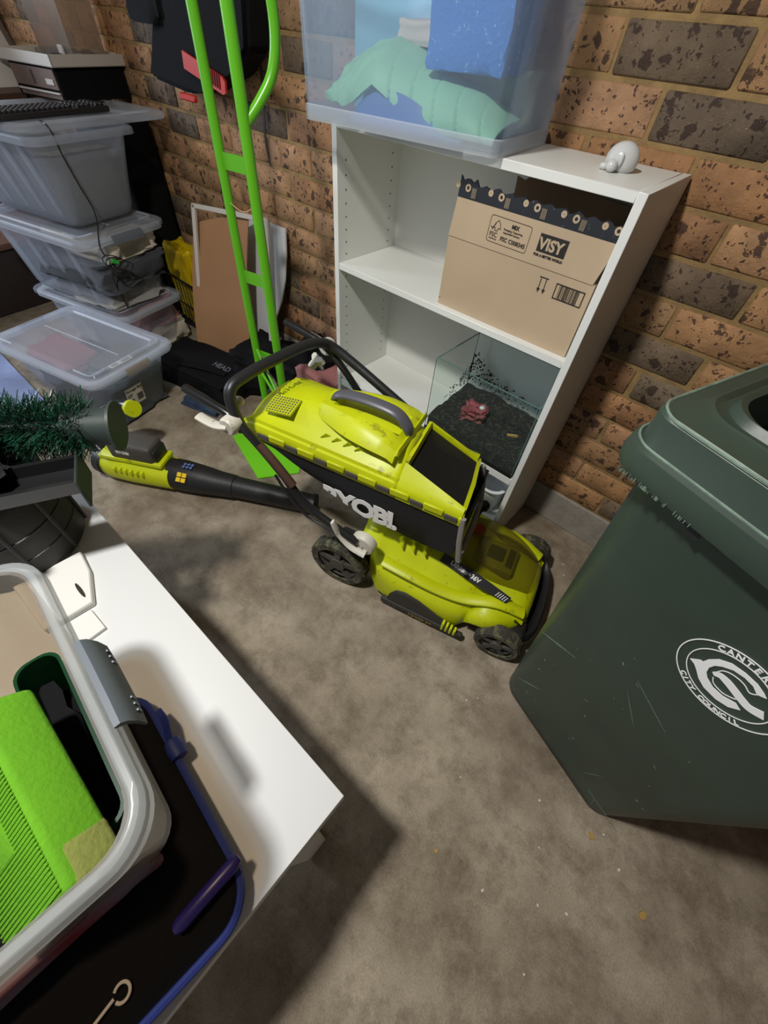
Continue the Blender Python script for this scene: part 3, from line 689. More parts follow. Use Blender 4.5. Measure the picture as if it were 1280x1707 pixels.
soft('white_cloth', 'white cloth fold resting on the mint foam pad', 'cloth', lB(-.03, .02, 1.19), (.13, .05, .04), 'offw', 74, yB)
soft('grey_cloth', 'grey green cloth bundled at the back of the blue tub', 'cloth', lB(.12, .07, 1.075), (.18, .10, .10), mat('sage_cloth', '#8fae94', .8), 75, yB)

# figurine
fg = thing('figurine', 'small glossy white animal figurine on the bookshelf top', 'figurine', (.69, .14, 1.0612), R_(10))
def egg(c, r, sz=1., sub=3, seg=None):
    bm = B(); bmesh.ops.create_uvsphere(bm, u_segments=20, v_segments=14, radius=1)
    for v in bm.verts: v.co = Vector((v.co.x*r[0], v.co.y*r[1], v.co.z*r[2])) + Vector(c)
    return bm
def figpart(n, c, r): ob(n, egg(c, r), 'ceramic', fg)
bm = egg((0, .0, .016), (.032, .028, .029))
for v in bm.verts: v.co.z = max(v.co.z, 0)
ob('body', bm, 'ceramic', fg)
figpart('head', (-.010, -.035, .010), (.011, .011, .010)); figpart('ear', (.002, -.029, .020), (.005, .005, .011)); figpart('paw', (-.026, -.022, .006), (.009, .007, .006))

# carton
ct = thing('carton', 'open kraft cardboard carton with printed labels in the upper shelf bay', 'box', (.39, .022, .7345))
cw, cdp, ch = .384, .21, .162
bm = B()
for a in ((0, cw, 0, .004), (0, cw, cdp-.004, cdp), (0, .004, .004, cdp-.004), (cw-.004, cw, .004, cdp-.004)): box(bm, *a, 0, ch)
box(bm, .004, cw-.004, .004, cdp-.004, 0, .004); ob('carton_body', bm, 'card', ct, smooth=False)
# front flap rising from crease, tilted back a little, torn top edge
FL = frameM((0, 0, ch), (1, 0, 0), (0, .05, 1))
top = [(cw-.006, .0), (cw+.012, .085)]
n = 46
for i in range(n+1):
    x = cw+.012 - (cw+.006)*i/n
    top.append((x, .107 + .003*math.sin(i*1.7) + random.uniform(-.0015, .0015) + (.008 if i > n-6 and i % 3 else 0)))
top += [(.006, .085), (0, 0)]
low = [(0, 0), (cw-.006, 0), (cw+.010, .078), (.006, .078)]
bm = B(); prism(bm, low, -.002, .002, FL); fl = ob('front_flap', bm, 'card', ct, smooth=False)
bm = B(); prism(bm, [(.006, .0782), (cw+.010, .0782)] + [p for p in top[2:-2]], -.002, .0022, FL); bd = ob('torn_band', bm, 'tape', fl, smooth=False)
bm = B(); prism(bm, [(.05, 0), (cw-.01, 0), (cw-.01, .10), (.09, .115), (.07, .10), (.05, .105)], -.002, .002, frameM((0, cdp-.01, ch), (1, 0, 0), (0, -.1, 1))); ob('back_flap', bm, 'cardin', ct, smooth=False)
bm = B(); prism(bm, [(0, 0), (.19, 0), (.17, .08), (.02, .08)], -.002, .002, frameM((cw-.001, .01, ch), (0, 1, 0), (-.3, 0, 1))); ob('side_flap', bm, 'cardin', ct, smooth=False)
def ring2(bm, M, pts, w, z0, z1):
    n = len(pts)
    for i in range(n):
        a, b = Vector(pts[i]), Vector(pts[(i+1) % n]); d = (b-a).normalized(); nn = Vector((-d.y, d.x))*w/2
        a2, b2 = a - d*w*.4, b + d*w*.4
        prism(bm, [tuple(a2-nn), tuple(b2-nn), tuple(b2+nn), tuple(a2+nn)], z0, z1, M)
def onfl(x, z): # world x,z (at y~0) to flap coordinates
    return (x-.39, (z-.7345-ch)/.993)
z0, z1 = .002, .0027
bm = B(); x, y = onfl(.547, .936)
FSC = FL @ Matrix.Translation((x, y, 0)) @ Matrix.Rotation(R_(-1), 4, 'Z')
ring2(bm, FSC, rrect(.104, .05, .005, 2), .0009, z0, z1)
merge(bm, text_bm('MIX', .0105, FSC @ Matrix.Translation((.004, .011, z1)), .0003, .0004))
merge(bm, text_bm('Packaging | Supporting', .0053, FSC @ Matrix.Translation((-.014, .004, z1)), .0003))
merge(bm, text_bm('responsible forestry', .0053, FSC @ Matrix.Translation((-.014, -.002, z1)), .0003))
merge(bm, text_bm('FSC', .0125, FSC @ Matrix.Translation((-.047, -.014, z1)), .0003))
merge(bm, text_bm('www.fsc.org', .004, FSC @ Matrix.Translation((-.047, -.019, z1)), .0003))
merge(bm, text_bm('FSC C008345', .0115, FSC @ Matrix.Translation((-.017, -.017, z1)), .0003, .0002))
tree = [(-.036, -.002), (-.036, .003), (-.041, .003), (-.037, .012), (-.031, .018), (-.025, .012), (-.022, .003), (-.029, .003), (-.029, -.002)]
ring2(bm, FSC, tree, .0011, z0, z1); ring2(bm, FSC, [(-.047, .004), (-.042, -.001), (-.036, .012), (-.042, .002)], .0009, z0, z1)
x, y = onfl(.655, .9395)
VS = FL @ Matrix.Translation((x, y, 0))
box(bm, -.033, .033, -.0165, .0165, z0, z1, 0, 1, VS)
merge(bm, text_bm('FOR A BETTER WORLD', .0066, VS @ Matrix.Translation((-.036, -.025, z1)), .0003, .0003))
for i in range(5):
    pass
ob('print', bm, 'black_ink', fl, smooth=False)
ob('white_print', text_bm('VISY', .029, VS @ Matrix.Translation((-.0305, -.0105, z1+.0004)), .0003, .0011), 'card', fl, smooth=False)
bm = B()
for i in range(5):
    x = .03 + i*.088
    lathe(bm, [(.0035, 0), (.0075, 0), (.0075, .0006), (.0035, .0006)], 10, FL @ Matrix.Translation((x, .098, .0022)), False, False)
    lathe(bm, [(.001, 0), (.0065, 0), (.0065, .0006), (.001, .0006)], 8, FL @ Matrix.Translation((x-.028, .1, .0022)), False, False)
    for q in range(4): box(bm, x+.012+q*.003, x+.013+q*.003, .082, .1, .0022, .0028, 0, 1, FL)
ob('band_print', bm, 'card', bd, smooth=False, kind='stuff')
bm = B()
FB = frameM((0, 0, 0), (1, 0, 0), (0, 0, 1))
def fb(x, z): return (x-.39, z-.7345)
for ax in (.655, .668):
    a = fb(ax, .862); box(bm, a[0]-.0008, a[0]+.0008, a[1]-.006, a[1]+.015, .0002, .0009, 0, 1, FB); prism(bm, [(a[0]-.004, a[1]-.006), (a[0]+.004, a[1]-.006), (a[0], a[1]-.015)], .0002, .0009, FB)
a = fb(.6615, .879); box(bm, a[0]-.011, a[0]+.011, a[1]-.001, a[1]+.001, .0002, .0009, 0, 1, FB)
c = fb(.727, .862); ring2(bm, FB, [(c[0]-.033, c[1]-.015), (c[0]+.033, c[1]-.015), (c[0]+.033, c[1]+.015), (c[0]-.033, c[1]+.015)], .002, .0002, .0009)
random.seed(3); x = c[0]-.025
while x < c[0]+.022:
    wbar = random.choice((.0007, .0012, .0018)); box(bm, x, x+wbar, c[1]-.014, c[1]+.014, .0002, .0009, 0, 1, FB); x += wbar + random.choice((.0009, .0014, .0024))
box(bm, .001, .004, .015, .0165, .0002, .0009, 0, 1, FB)
ob('print', bm, 'black_ink', ct, smooth=False)

# glass tank
tk = thing('glass_tank', 'small rimless glass tank with dark soil in the lower shelf bay', 'tank', (.430, .004, .3305))
gx, gy, gz = .346, .236, .262
for a, n in (((0, gx, 0, .004), 1), ((0, gx, gy-.004, gy), 1), ((0, .004, .004, gy-.004), 1), ((gx-.004, gx, .004, gy-.004), 1)):
    bm = B(); box(bm, *a, .004, gz); g = ob('glass_pane', bm, 'glass', tk, smooth=False)
    bm = B(); box(bm, a[0], a[1], a[2], a[3], gz, gz+.0012); ob('pane_edge', bm, 'glassedge', g, smooth=False)
bm = B()
for x in (0, gx):
    for y in (0, gy): box(bm, x-.0008, x+.0008, y-.0008, y+.0008, .004, gz)
ob('corner_seam', bm, 'glassedge', tk, smooth=False)
bm = B(); box(bm, -.001, gx+.001, -.001, gy+.001, 0, .004); box(bm, -.0012, gx+.0012, -.0016, 0, .0, .014); ob('black_seal', bm, 'blk', tk, smooth=False)
bm = B(); n = 26
def soilz(x, y): return .05 + .03*(y/gy) + .015*noise.noise(Vector((x*12, y*12, 3))) + .006*noise.noise(Vector((x*60, y*60, 5)))
def sp(i, j, off=0): x = .0045 + (gx-.009)*i/n; y = .0045 + (gy-.009)*j/n; return (x, y, soilz(x, y))
top = [[bm.verts.new(sp(i, j)) for j in range(n+1)] for i in range(n+1)]; bot = [[bm.verts.new((sp(i, j)[0], sp(i, j)[1], .0045)) for j in range(n+1)] for i in range(n+1)]
for i in range(n):
    for j in range(n): bm.faces.new((top[i][j], top[i+1][j], top[i+1][j+1], top[i][j+1])); bm.faces.new((bot[i][j], bot[i][j+1], bot[i+1][j+1], bot[i+1][j]))
for i in range(n):
    for A in ((top[i][0], bot[i][0], bot[i+1][0], top[i+1][0]), (top[i][n], top[i+1][n], bot[i+1][n], bot[i][n]), (top[0][i], top[0][i+1], bot[0][i+1], bot[0][i]), (top[n][i], bot[n][i], bot[n][i+1], top[n][i+1])): bm.faces.new(A)
so = ob('soil', bm, 'soil'); so.location = tk.location; so['kind'] = 'stuff'; tag(so, 'dark crumbly soil bed inside the glass tank', 'soil')
bm = B(); random.seed(11)
for i in range(420):
    t = random.random()
    if i < 190:
        x = .0046; y = min(gy-.006, abs(random.gauss(gy-.01, .06))); y = y if y > .01 else gy-.02; z = .09 + (y/gy)**3*.10*random.random() + random.gauss(0, .008); off = Vector((x, y, z)); n_ = (0, 1, 0), (0, 0, 1)
    else:
        x = min(gx-.01, abs(random.expovariate(9))); z = .1 + .10*random.random()*math.exp(-x*9) + random.gauss(0, .008); off = Vector((x+.006, gy-.0046, z)); n_ = (1, 0, 0), (0, 0, 1)
    if off.z > .2: off.z = .2 - random.random()*.05
    s = random.uniform(.0012, .0042)
    pol = [(s*random.uniform(.6, 1.2)*math.cos(a), s*random.uniform(.6, 1.2)*math.sin(a)) for a in (0, 1.2, 2.4, 3.7, 5.0)]
    prism(bm, pol, -.0006, .0008, frameM(off, *n_))
so2 = ob('soil_specks', bm, 'soil', tk, smooth=False); so2['kind'] = 'stuff'
sk = thing('pink_ornament', 'faded pink hollow ornament half buried in the tank soil', 'ornament', (.55, .105, .384), R_(20))
bm = blob(.07, .06, .042, 81, .3, 9, 4); ob('shell', bm, 'pink', sk)
for p in ((-.016, -.012, .028), (.008, -.018, .026), (.005, .004, .033)): ob('hollow', egg(p, (.009, .007, .012)), 'blk', sk)
ob('pearl', egg((.022, .01, .038), (.011, .011, .013)), 'ceramic', sk)
o = soft('dried_plant', 'tiny pale dried plant scrap on the tank soil', 'plant scrap', (.70, .11, .392), (.035, .008, .008), 'leaf', 83, .6, sub=2)
# white tray in the bottom bay
wb = thing('white_plastic_tray', 'white plastic tray with rounded rim in the bottom bay of the bookshelf', 'tray', (.56, .13, .0825))
bm = B(); rings(bm, [ring_z(rrect(.36, .18, .04, 6), 0), ring_z(rrect(.40, .22, .045, 6), .13), ring_z(rrect(.415, .235, .05, 6), .133), ring_z(rrect(.415, .235, .05, 6), .137), ring_z(rrect(.395, .215, .045, 6), .137), ring_z(rrect(.355, .175, .04, 6), .006)]); ob('tray_body', bm, 'whitep', wb)

# ------------------------------------------------------------ lawn mower
MW = thing('lawn_mower', 'lime and black push mower with grass catcher parked before the bookshelf', 'lawn mower', (.528, -.282, 0), R_(15))
def wheel(u, v, r, wd, far):
    s = 1 if far else -1
    Mx = frameM((u, v, r), (1, 0, 0), (0, 0, 1) if s < 0 else (0, 0, -1))  # z axis points outward
    bm = B(); h = wd/2
    lathe(bm, [(r*.72, -h), (r*.93, -h), (r, -h*.7), (r, h*.7), (r*.94, h), (r*.74, h), (r*.72, h*.8)], 40, Mx, False, False)
    # tread lugs
    nl = 30
    for i in range(nl):
        a = 2*math.pi*i/nl; box(bm, r*.985, r*1.012, -r*.045, r*.045, -h*.75, h*.75, 0, 1, Mx @ Matrix.Rotation(a, 4, 'Z'))
    wo = ob('wheel', bm, 'tyre', MW)
    bm = B(); lathe(bm, [(r*.75, -h*.6), (r*.75, h*.55), (r*.66, h*.62), (r*.6, h*.1), (r*.3, h*.1), (r*.26, h*.95), (r*.1, h*1.0)], 32, Mx, True, True)
    hb = ob('hub', bm, 'hub', wo)
    for i in range(5):
        a = 2*math.pi*i/5 + .3; bm = B()
        prism(bm, [(r*.2, -r*.07), (r*.7, -r*.13), (r*.7, r*.13), (r*.2, r*.07)], h*.2, h*.8, Mx @ Matrix.Rotation(a, 4, 'Z')); ob('spoke', bm, 'hub', wo)
wheel(-.075, -.185, .098, .045, False); wheel(-.075, .185, .098, .045, True)
wheel(.468, -.185, .068, .042, False); wheel(.475, .19, .068, .042, True)
# deck: loft along u; each station = (u, half-width near, half-width far, z low, z side, z crown)
st = [(-.03, .13, .13, .10, .20, .25), (.00, .145, .145, .07, .22, .285), (.035, .165, .165, .045, .20, .29), (.06, .188, .188, .035, .165, .275), (.12, .20, .20, .035, .15, .255), (.20, .20, .20, .035, .14, .235),
      (.28, .198, .198, .035, .13, .215), (.335, .188, .188, .04, .125, .20), (.365, .158, .158, .05, .13, .195), (.40, .142, .142, .08, .14, .188), (.45, .138, .138, .10, .145, .178), (.495, .13, .13, .105, .14, .165), (.52, .11, .11, .10, .12, .14)]
bm = B(); rs = []
for u, wn, wf, zl, zs, zc in st:
    r = [(u, -wn, zl), (u, -wn-.002, zl+.03), (u, -wn, zs-.02), (u, -wn+.012, zs), (u, -wn*.72, zs+(zc-zs)*.35), (u, -wn*.55, zs+(zc-zs)*.8), (u, -wn*.3, zc), (u, 0, zc+.003),
         (u, wf*.3, zc), (u, wf*.55, zs+(zc-zs)*.8), (u, wf*.72, zs+(zc-zs)*.35), (u, wf-.012, zs), (u, wf, zs-.02), (u, wf+.002, zl+.03), (u, wf, zl)]
    rs.append(r)
rings(bm, rs, True, True)
bmesh.ops.subdivide_edges(bm, edges=bm.edges[:], cuts=1, use_grid_fill=True, smooth=.6)
dk = ob('deck', bm, 'lime', MW, angle=50)
# fenders over the front wheels
for s in (-1, 1):
    bm = B(); rings(bm, [[(u, s*.10, z-.02), (u, s*.10, z+.012), (u, s*.135, z+.006), (u, s*(w-.012), z-.004), (u, s*w, z-.02), (u, s*w, z-.05), (u, s*.12, z-.05)] for u, z, w in ((.355, .12, .178), (.372, .145, .186), (.40, .155, .188), (.43, .152, .182), (.455, .145, .168), (.485, .135, .15), (.51, .12, .13))])
    ob('wheel_fender', bm, 'lime', dk, angle=50)
    bm = B(); box(bm, .455, .532, s*.105, s*.168, .06, .112, .014, 3); ob('black_corner', bm, 'blk', MW)
# side skirt panel (dark) and black under-skirt
for s in (-1, 1):
    Ms = frameM((0, s*.2025, 0), (1, 0, 0), (0, 0, 1))
    bm = B(); pol = [(.105, .02), (.115, .075), (.135, .112), (.165, .122), (.21, .112), (.27, .082), (.335, .052), (.34, .03), (.34, .02)]
    prism(bm, pol, -.006, .006, Ms); bmesh.ops.bevel(bm, geom=bm.edges[:], offset=.003, segments=2, affect='EDGES'); ob('side_cover', bm, mat('charcoal_side_panel', '#34332f', .6, var=.1, vscale=15) if s < 0 else M_['blk'], dk)
    bm = B(); box(bm, .09, .37, s*.196, s*.214, .018, .045, .006, 2); ob('side_skirt', bm, 'blk2', dk)
    bm = B()
    for i in range(4): box(bm, .30 + i*.013, .308 + i*.013, .03, .074 - i*.004, -.004, .013, .002, 1, Ms)
    ob('grip_rib', bm, 'lime', dk)
bm = text_bm('POWER XT', .016, frameM((.19, -.2145, .024), (1, 0, -.02), (0, 0, 1)), .0004); ob('skirt_lettering', bm, mat('worn_gold_print', '#8c7a33', .6), dk, smooth=False)
# body black corner at front and bumper
bm = B(); tube(bm, catmull([(.44, -.165, .085), (.505, -.16, .075), (.545, -.11, .06), (.555, 0, .055), (.545, .11, .06), (.505, .16, .075), (.44, .165, .085)], 8), .026, 12, flat=(1.3, .7)); ob('front_bumper', bm, 'blk', MW)
bm = B(); box(bm, -.04, .52, -.15, .15, .045, .10, .02, 2); ob('chassis', bm, 'blk', MW)
bm = B()
for s in (-1, 1): tube(bm, [(-.075, s*.12, .098), (-.075, s*.18, .098)], .02, 12); tube(bm, [(.468, s*.12, .068), (.468, s*.18, .068)], .018, 12); box(bm, -.10, .03, s*.115, s*.158, .07, .2, .015, 2)
ob('axle', bm, 'blk', MW)
# raised rib along the side
for s in (-1, 1):
    bm = B(); tube(bm, catmull([(.07, s*.17, .185), (.16, s*.172, .18), (.25, s*.165, .163), (.33, s*.152, .158), (.42, s*.128, .172), (.50, s*.11, .15)], 8), .014, 10, flat=(.7, 1.4)); ob('deck_ridge', bm, 'lime', dk)
# black sticker strip on ridge
Sk = frameM((.338, -.104, .203), (1, -.10, -.19), (.1, .66, .55))
bm = B(); prism(bm, [(-.115, -.016), (-.115, .012), (-.02, .017), (.112, .013), (.108, -.010), (.0, -.016)], -.004, .0025, Sk); sk_ = ob('name_strip', bm, 'blk', dk, smooth=False)
bm = text_bm('Lithium+36V', .019, Sk @ Matrix.Translation((-.085, -.006, .0026)), .0005, .0006)
for i in range(5): prism(bm, [(.07+i*.007, -.008), (.072+i*.007, -.008), (.077+i*.007, .008), (.075+i*.007, .008)], .0026, .0032, Sk)
ob('lettering', bm, 'white_ink', sk_, smooth=False)
# slanted louvre fins at rear of deck
for i in range(3):
    bm = B(); x = .085 + i*.035; prism(bm, [(0, 0), (.045, .0), (.03, .035)], -.003, .003, frameM((x, -.10 + i*.004, .235), (.4, -.6, 0.1), (.2, .1, 1))); ob('fin', bm, 'lime', dk)
# smoky battery cover
bm = B(); n = 14; k = 16
rs = []
for i in range(n+1):
    t = i/n; u = .262 + .232*t
    h = .20 + .095*math.sin(math.pi*min(1, .34 + .66*t))**.75; hw = .082 + .012*math.sin(math.pi*t)
    rs.append([(u, .012 + hw*math.cos(math.pi*j/k)*(1-.22*t*t), .15 + (h-.15)*math.sin(math.pi*j/k)**.6) for j in range(k+1)])
rings(bm, rs, False, False, closed=False); ob('battery_cover', bm, 'smoke', MW)
bm = B(); box(bm, .30, .43, -.05, .06, .13, .215, .012, 2); ob('battery', bm, mat('olive_battery_case', '#7b7620', .6), MW)
bm = B(); box(bm, .34, .39, -.02, .03, .215, .222, .002); box(bm, .40, .42, -.03, .04, .215, .22, .002); ob('battery_tab', bm, 'blk', MW)
ob('red_key', egg((.29, .05, .235), (.022, .016, .02)), 'red', MW)
bm = B(); tube(bm, [(.262, .10, .2), (.27, .115, .245)], .007, 8); ob('knob_stem', bm, 'blk', MW)
ob('knob', egg((.275, .125, .262), (.018, .012, .024)), 'blk', MW)
# pivot discs and levers
for s in (-1, 1):
    bm = B(); Mx = frameM((.012, s*.195, .268), (1, 0, 0), (0, 0, 1) if s < 0 else (0, 0, -1))
    lathe(bm, [(.038, -.012), (.038, .008), (.033, .014), (.012, .017), (.001, .017)], 28, Mx); pd = ob('pivot_disc', bm, 'cream', MW)
    bm = B(); lathe(bm, [(.008, .016), (.008, .021), (.001, .021)], 12, Mx); ob('bolt', bm, 'wire', pd)
    bm = B(); tube(bm, catmull([(.03, s*.214, .255), (-.02, s*.218, .268), (-.052, s*.222, .30), (-.07, s*.226, .35)], 6), [.019, .018, .018, .017, .017, .016, .015, .014, .013, .012, .012, .011, .011, .011, .011, .011, .011, .010, .009][:19], 12, flat=(.5, 1)); ob('lever', bm, 'cream', MW)
# lower handle bars
def barpts(v): return [(.0, v, .285), (-.055, v, .305), (-.13, v, .335), (-.185, v, .375), (-.23, v, .44), (-.30, v, .52), (-.36, v, .57), (-.43, v, .59), (-.50, v, .605)]
for v in (-.212, .212):
    bm = B(); tube(bm, catmull(barpts(v), 8), .0115, 14); ob('lower_bar', bm, 'gtube', MW)
bm = B(); tube(bm, catmull([(-.20, -.212, .41), (-.24, -.2121, .46), (-.29, -.212, .515)], 5), .0119, 14); ob('worn_patch', bm, 'rust', MW)
# control cable along near bar
bm = B(); tube(bm, catmull([(-.02, -.215, .265), (-.10, -.217, .296), (-.16, -.222, .318), (-.21, -.222, .37), (-.25, -.218, .43)], 8), .004, 8); ob('cable', bm, 'blk', MW)
# upper folded loop
loop = [(-.34, -.205, .535), (-.355, -.207, .59), (-.365, -.19, .638), (-.36, -.13, .648), (-.355, 0, .636), (-.35, .10, .622), (-.34, .16, .606), (-.32, .195, .585), (-.25, .207, .545), (-.16, .208, .50), (-.06, .208, .45)]
bm = B(); tube(bm, catmull(loop, 8), .0145, 16); ob('upper_handle', bm, mat('foam_grip_black', '#222224', .4, bump=.1, bscale=100), MW)
bm = B(); tube(bm, catmull([(-.375, -.055, .655), (-.37, -.055, .618), (-.345, -.058, .60), (-.33, -.06, .55)], 5), .0025, 8); ob('cable_clip', bm, 'wire', MW)
# quick-release levers on both ends
for s in (-1, 1):
    c0 = Vector((-.355, s*.232, .562))
    bm = B(); lathe(bm, [(.024, -.022), (.024, .006), (.02, .012), (.001, .012)], 20, frameM(c0, (1, 0, 0), (0, 0, 1) if s < 0 else (0, 0, -1))); q = ob('clamp', bm, 'cream', MW)
    bm = B(); tube(bm, catmull([c0 + Vector((0, s*.005, 0)), c0 + Vector((-.028, s*.012, -.004)), c0 + Vector((-.055, s*.015, .0)), c0 + Vector((-.082, s*.015, .006))], 5), .014, 10, flat=(.45, 1)); ob('clamp_lever', bm, 'cream', q)
bm = B(); lathe(bm, [(.001, 0), (.02, 0), (.03, .008), (.03, .02), (.001, .022)], 3, frameM((-.30, .165, .615), (1, 0, 0), (0, 1, .5)))
bm.free(); bm = B()
Mk = frameM((-.357, .168, .532), (1, 0, .3), (0, 1, .6))
pk = []
for i in range(18):
    a = 2*math.pi*i/18; rr = .020 + .009*math.cos(3*a); pk.append((rr*math.cos(a), rr*math.sin(a)))
prism(bm, pk, 0, .018, Mk); bmesh.ops.bevel(bm, geom=[e for e in bm.edges if e.calc_face_angle(0) > 1], offset=.002, segments=2, affect='EDGES'); ob('star_knob', bm, 'cream', MW)
bm = B(); tube(bm, [(-.357, .168, .532), (-.357, .19, .50)], .005, 8); ob('knob_bolt', bm, 'wire', MW)
ob('small_button', egg((-.375, -.165, .585), (.014, .014, .012)), 'cream', MW)

# grass catcher: yellow shell
vn = -.158
def vfar(u): return .105 - .038*max(0, min(1, (u+.1)/.35))
def skew(u, t): return u - .03*t*max(0, (u-.0)/.25)
def crown(u):
    P = [(-.40, .495), (-.385, .535), (-.35, .553), (-.25, .572), (-.15, .582), (-.05, .584), (.03, .577), (.06, .562), (.075, .555), (.12, .545), (.2, .525), (.262, .505)]
    for (a, b), (c, d) in zip(P, P[1:]):
        if a <= u <= c: t = (u-a)/(c-a); return b + (d-b)*t
    return P[-1][1]
def edge(u): return .505 - .012*(u+.39)/.65 - (.02*max(0, (-.36-u)/.04))
US = [-.395, -.388, -.37, -.345, -.31, -.27, -.22, -.17, -.12, -.07, -.02, .02, .045, .06, .075]
def section(u):
    e = edge(u); c = crown(u); P = []
    for t, hh in ((0, -.034), (0, -.002), (.02, .010), (.045, .012), (.055, .022), (.16, .45), (.24, .68), (.34, .92), (.46, 1.), (.6, 1.), (.72, .9), (.82, .66), (.92, .35), (.98, .012), (1, -.002), (1, -.034)):
        v = vn + (vfar(u)-vn)*t
        P.append((skew(u, t), v, e + (hh if abs(hh) < .04 else (c-e)*hh)))
    return P
bm = B(); V = rings(bm, [section(u) for u in US], True, False, closed=False)
cb_ = ob('catcher_shell', bm, 'lime', MW, angle=35)
md = cb_.modifiers.new('s', 'SOLIDIFY'); md.thickness = .004; md.offset = -1
def wz(u): return .553 - (u-.06)/.19*.046
for side in (0, 1):
    bm = B(); rs = []
    for u in (.074, .1, .13, .16, .19, .22, .248):
        k_ = (u-.074)/.174; e = edge(u); c = wz(u); vf = vfar(u)
        if side == 0:
            wd_ = .046 - .028*k_
            rs.append([(u, vn, e-.034), (u, vn, e), (u, vn+.006, e+.010), (u, vn+wd_*.45, e+.012+(c-e-.012)*.35), (u, vn+wd_, c), (u, vn+wd_+.002, c-.016), (u, vn+.008, e-.034)])
        else:
            uu = skew(u, 1); rs.append([(uu, vf, e-.034), (uu, vf, e), (uu, vf-.005, e+.012), (uu, vf-.014, c-.004), (uu, vf-.024, c-.002), (uu, vf-.026, c-.018), (uu, vf-.008, e-.034)])
    rings(bm, rs); ob('window_side', bm, 'lime', MW, angle=35)
bm = B(); rings(bm, [[(.242, vn+.004, .499), (.252, vn+.004, .494), (.252, vn+.004, .455), (.244, vn+.004, .455)], [(.232, -.05, .507), (.243, -.05, .501), (.243, -.05, .478), (.234, -.05, .478)], [(.215, .062, .497), (.225, .062, .491), (.226, .062, .452), (.216, .062, .452)]]); ob('window_front', bm, 'lime', MW)
bm = B(); rings(bm, [[(.073, vn+.046, .553), (.082, vn+.046, .553), (.084, vn+.046, .535), (.073, vn+.046, .535)], [(.064, .06, .553), (.072, .06, .553), (.074, .06, .535), (.064, .06, .535)]]); ob('window_rear', bm, 'lime', MW)
bm = B(); g = []
for i in range(9):
    r = []
    for j in range(9):
        u = .076 + .172*i/8; a, b = vn + .044 - .026*i/8, vfar(u) - .022
        r.append((skew(u, j/8), a + (b-a)*j/8, wz(u) - .014 - .012*math.sin(math.pi*i/8)*math.sin(math.pi*j/8)))
    g.append(r)
sheet(bm, g, .0012); ob('mesh_window', bm, 'mesh', MW)
o = ob('grass_clippings', blob(.13, .10, .05, 77, .2, 9, 4), 'soil', MW); o.location = (.15, -.04, .43); o['kind'] = 'stuff'
# raised dome with a pocket under the handle
def dpoint(t, k):
    u = -.195 + .245*t; c = crown(u); w_ = .055 + .05*math.sin(math.pi*.5*min(1, t*1.4)); up = .016*math.sin(math.pi*min(1, .12+t*.9))**.5
    vc = -.028
    tab = [(-1, -.02), (-.82, up*.3), (-.62, up), (-.42, up), (-.36, -.012 if .15 < t < .9 else up*.9), (0, -.018 if .15 < t < .9 else up), (.36, -.012 if .15 < t < .9 else up*.9), (.42, up), (.6, up), (.8, up*.3), (1, -.02)]
    return [(skew(u, .5), vc + w_*a, c + b) for a, b in tab]
bm = B(); rings(bm, [dpoint(i/14, 0) for i in range(15)], True, True, closed=False); ob('handle_dome', bm, 'lime', MW, angle=30)
bm = B(); rings(bm, [[(u, -.028 - w_, crown(u) + .0), (u, -.028 - w_ + .012, crown(u) + z_), (u, -.028 + w_ - .012, crown(u) + z_), (u, -.028 + w_, crown(u) + .0)] for u, w_, z_ in ((.046, .10, .004), (.052, .095, .012), (.056, .092, .004))]); ob('dome_step', bm, 'lime', MW)
hp = [(-.178, -.035, .588), (-.162, -.035, .606), (-.13, -.035, .618), (-.07, -.036, .624), (-.01, -.037, .622), (.02, -.038, .612), (.042, -.040, .590), (.050, -.042, .572)]
hpt = catmull(hp, 6)
bm = B(); tube(bm, hpt, [min(.0145, .006 + i*.0012) if i < 20 else max(.009, .0145 - max(0, i-36)*.001) for i in range(len(hpt))], 14, flat=(.7, 1.25)); ob('handle_grip', bm, 'grey', MW)
# vent grille
Mv = frameM((-.295, -.093, .5605), (1, 0, .16), (0, 1, .20))
bm = B(); box(bm, -.042, .042, -.03, .03, -.006, .0012, .001, 1, Mv); vg = ob('vent_grille', bm, 'emboss', MW)
bm = B()
for i in range(9):
    for j in range(7): box(bm, -.038 + i*.0088, -.0335 + i*.0088, -.027 + j*.0082, -.0225 + j*.0082, .001, .0018, 0, 1, Mv)
o = ob('vent_hole', bm, 'hole', vg, smooth=False); o['kind'] = 'stuff'
Mr = frameM((-.262, .035, .5765), (.0, -1, -.02), (1, 0, .05))
ob('embossed_name', text_bm('RYOBI', .026, frameM((-.325, -.055, .5635), (.15, 1, .1), (-1, .15, -.16)), .0008, .0010), 'emboss', MW, smooth=False)
# fins on the side of shell
for i in range(4):
    bm = B(); x = -.16 + i*.033; prism(bm, [(0, 0), (.03, 0), (.014, .012)], -.0015, .0015, frameM((x, -.128, .537), (.55, .35, 0), (0, -.2, 1))); ob('shell_fin', bm, 'lime', MW)
# skirt slots
for i in range(7):
    x = -.34 + i*.091; bm = B(); box(bm, x, x+.034, vn-.0042, vn+.002, edge(x)-.026, edge(x)-.010, .001); sl_ = ob('skirt_slot', bm, 'hole', MW)
    bm = B(); box(bm, x+.036, min(.25, x+.088), vn-.005, vn+.001, edge(x)-.022, edge(x)-.002, .002); ob('skirt_tab', bm, 'lime', MW)
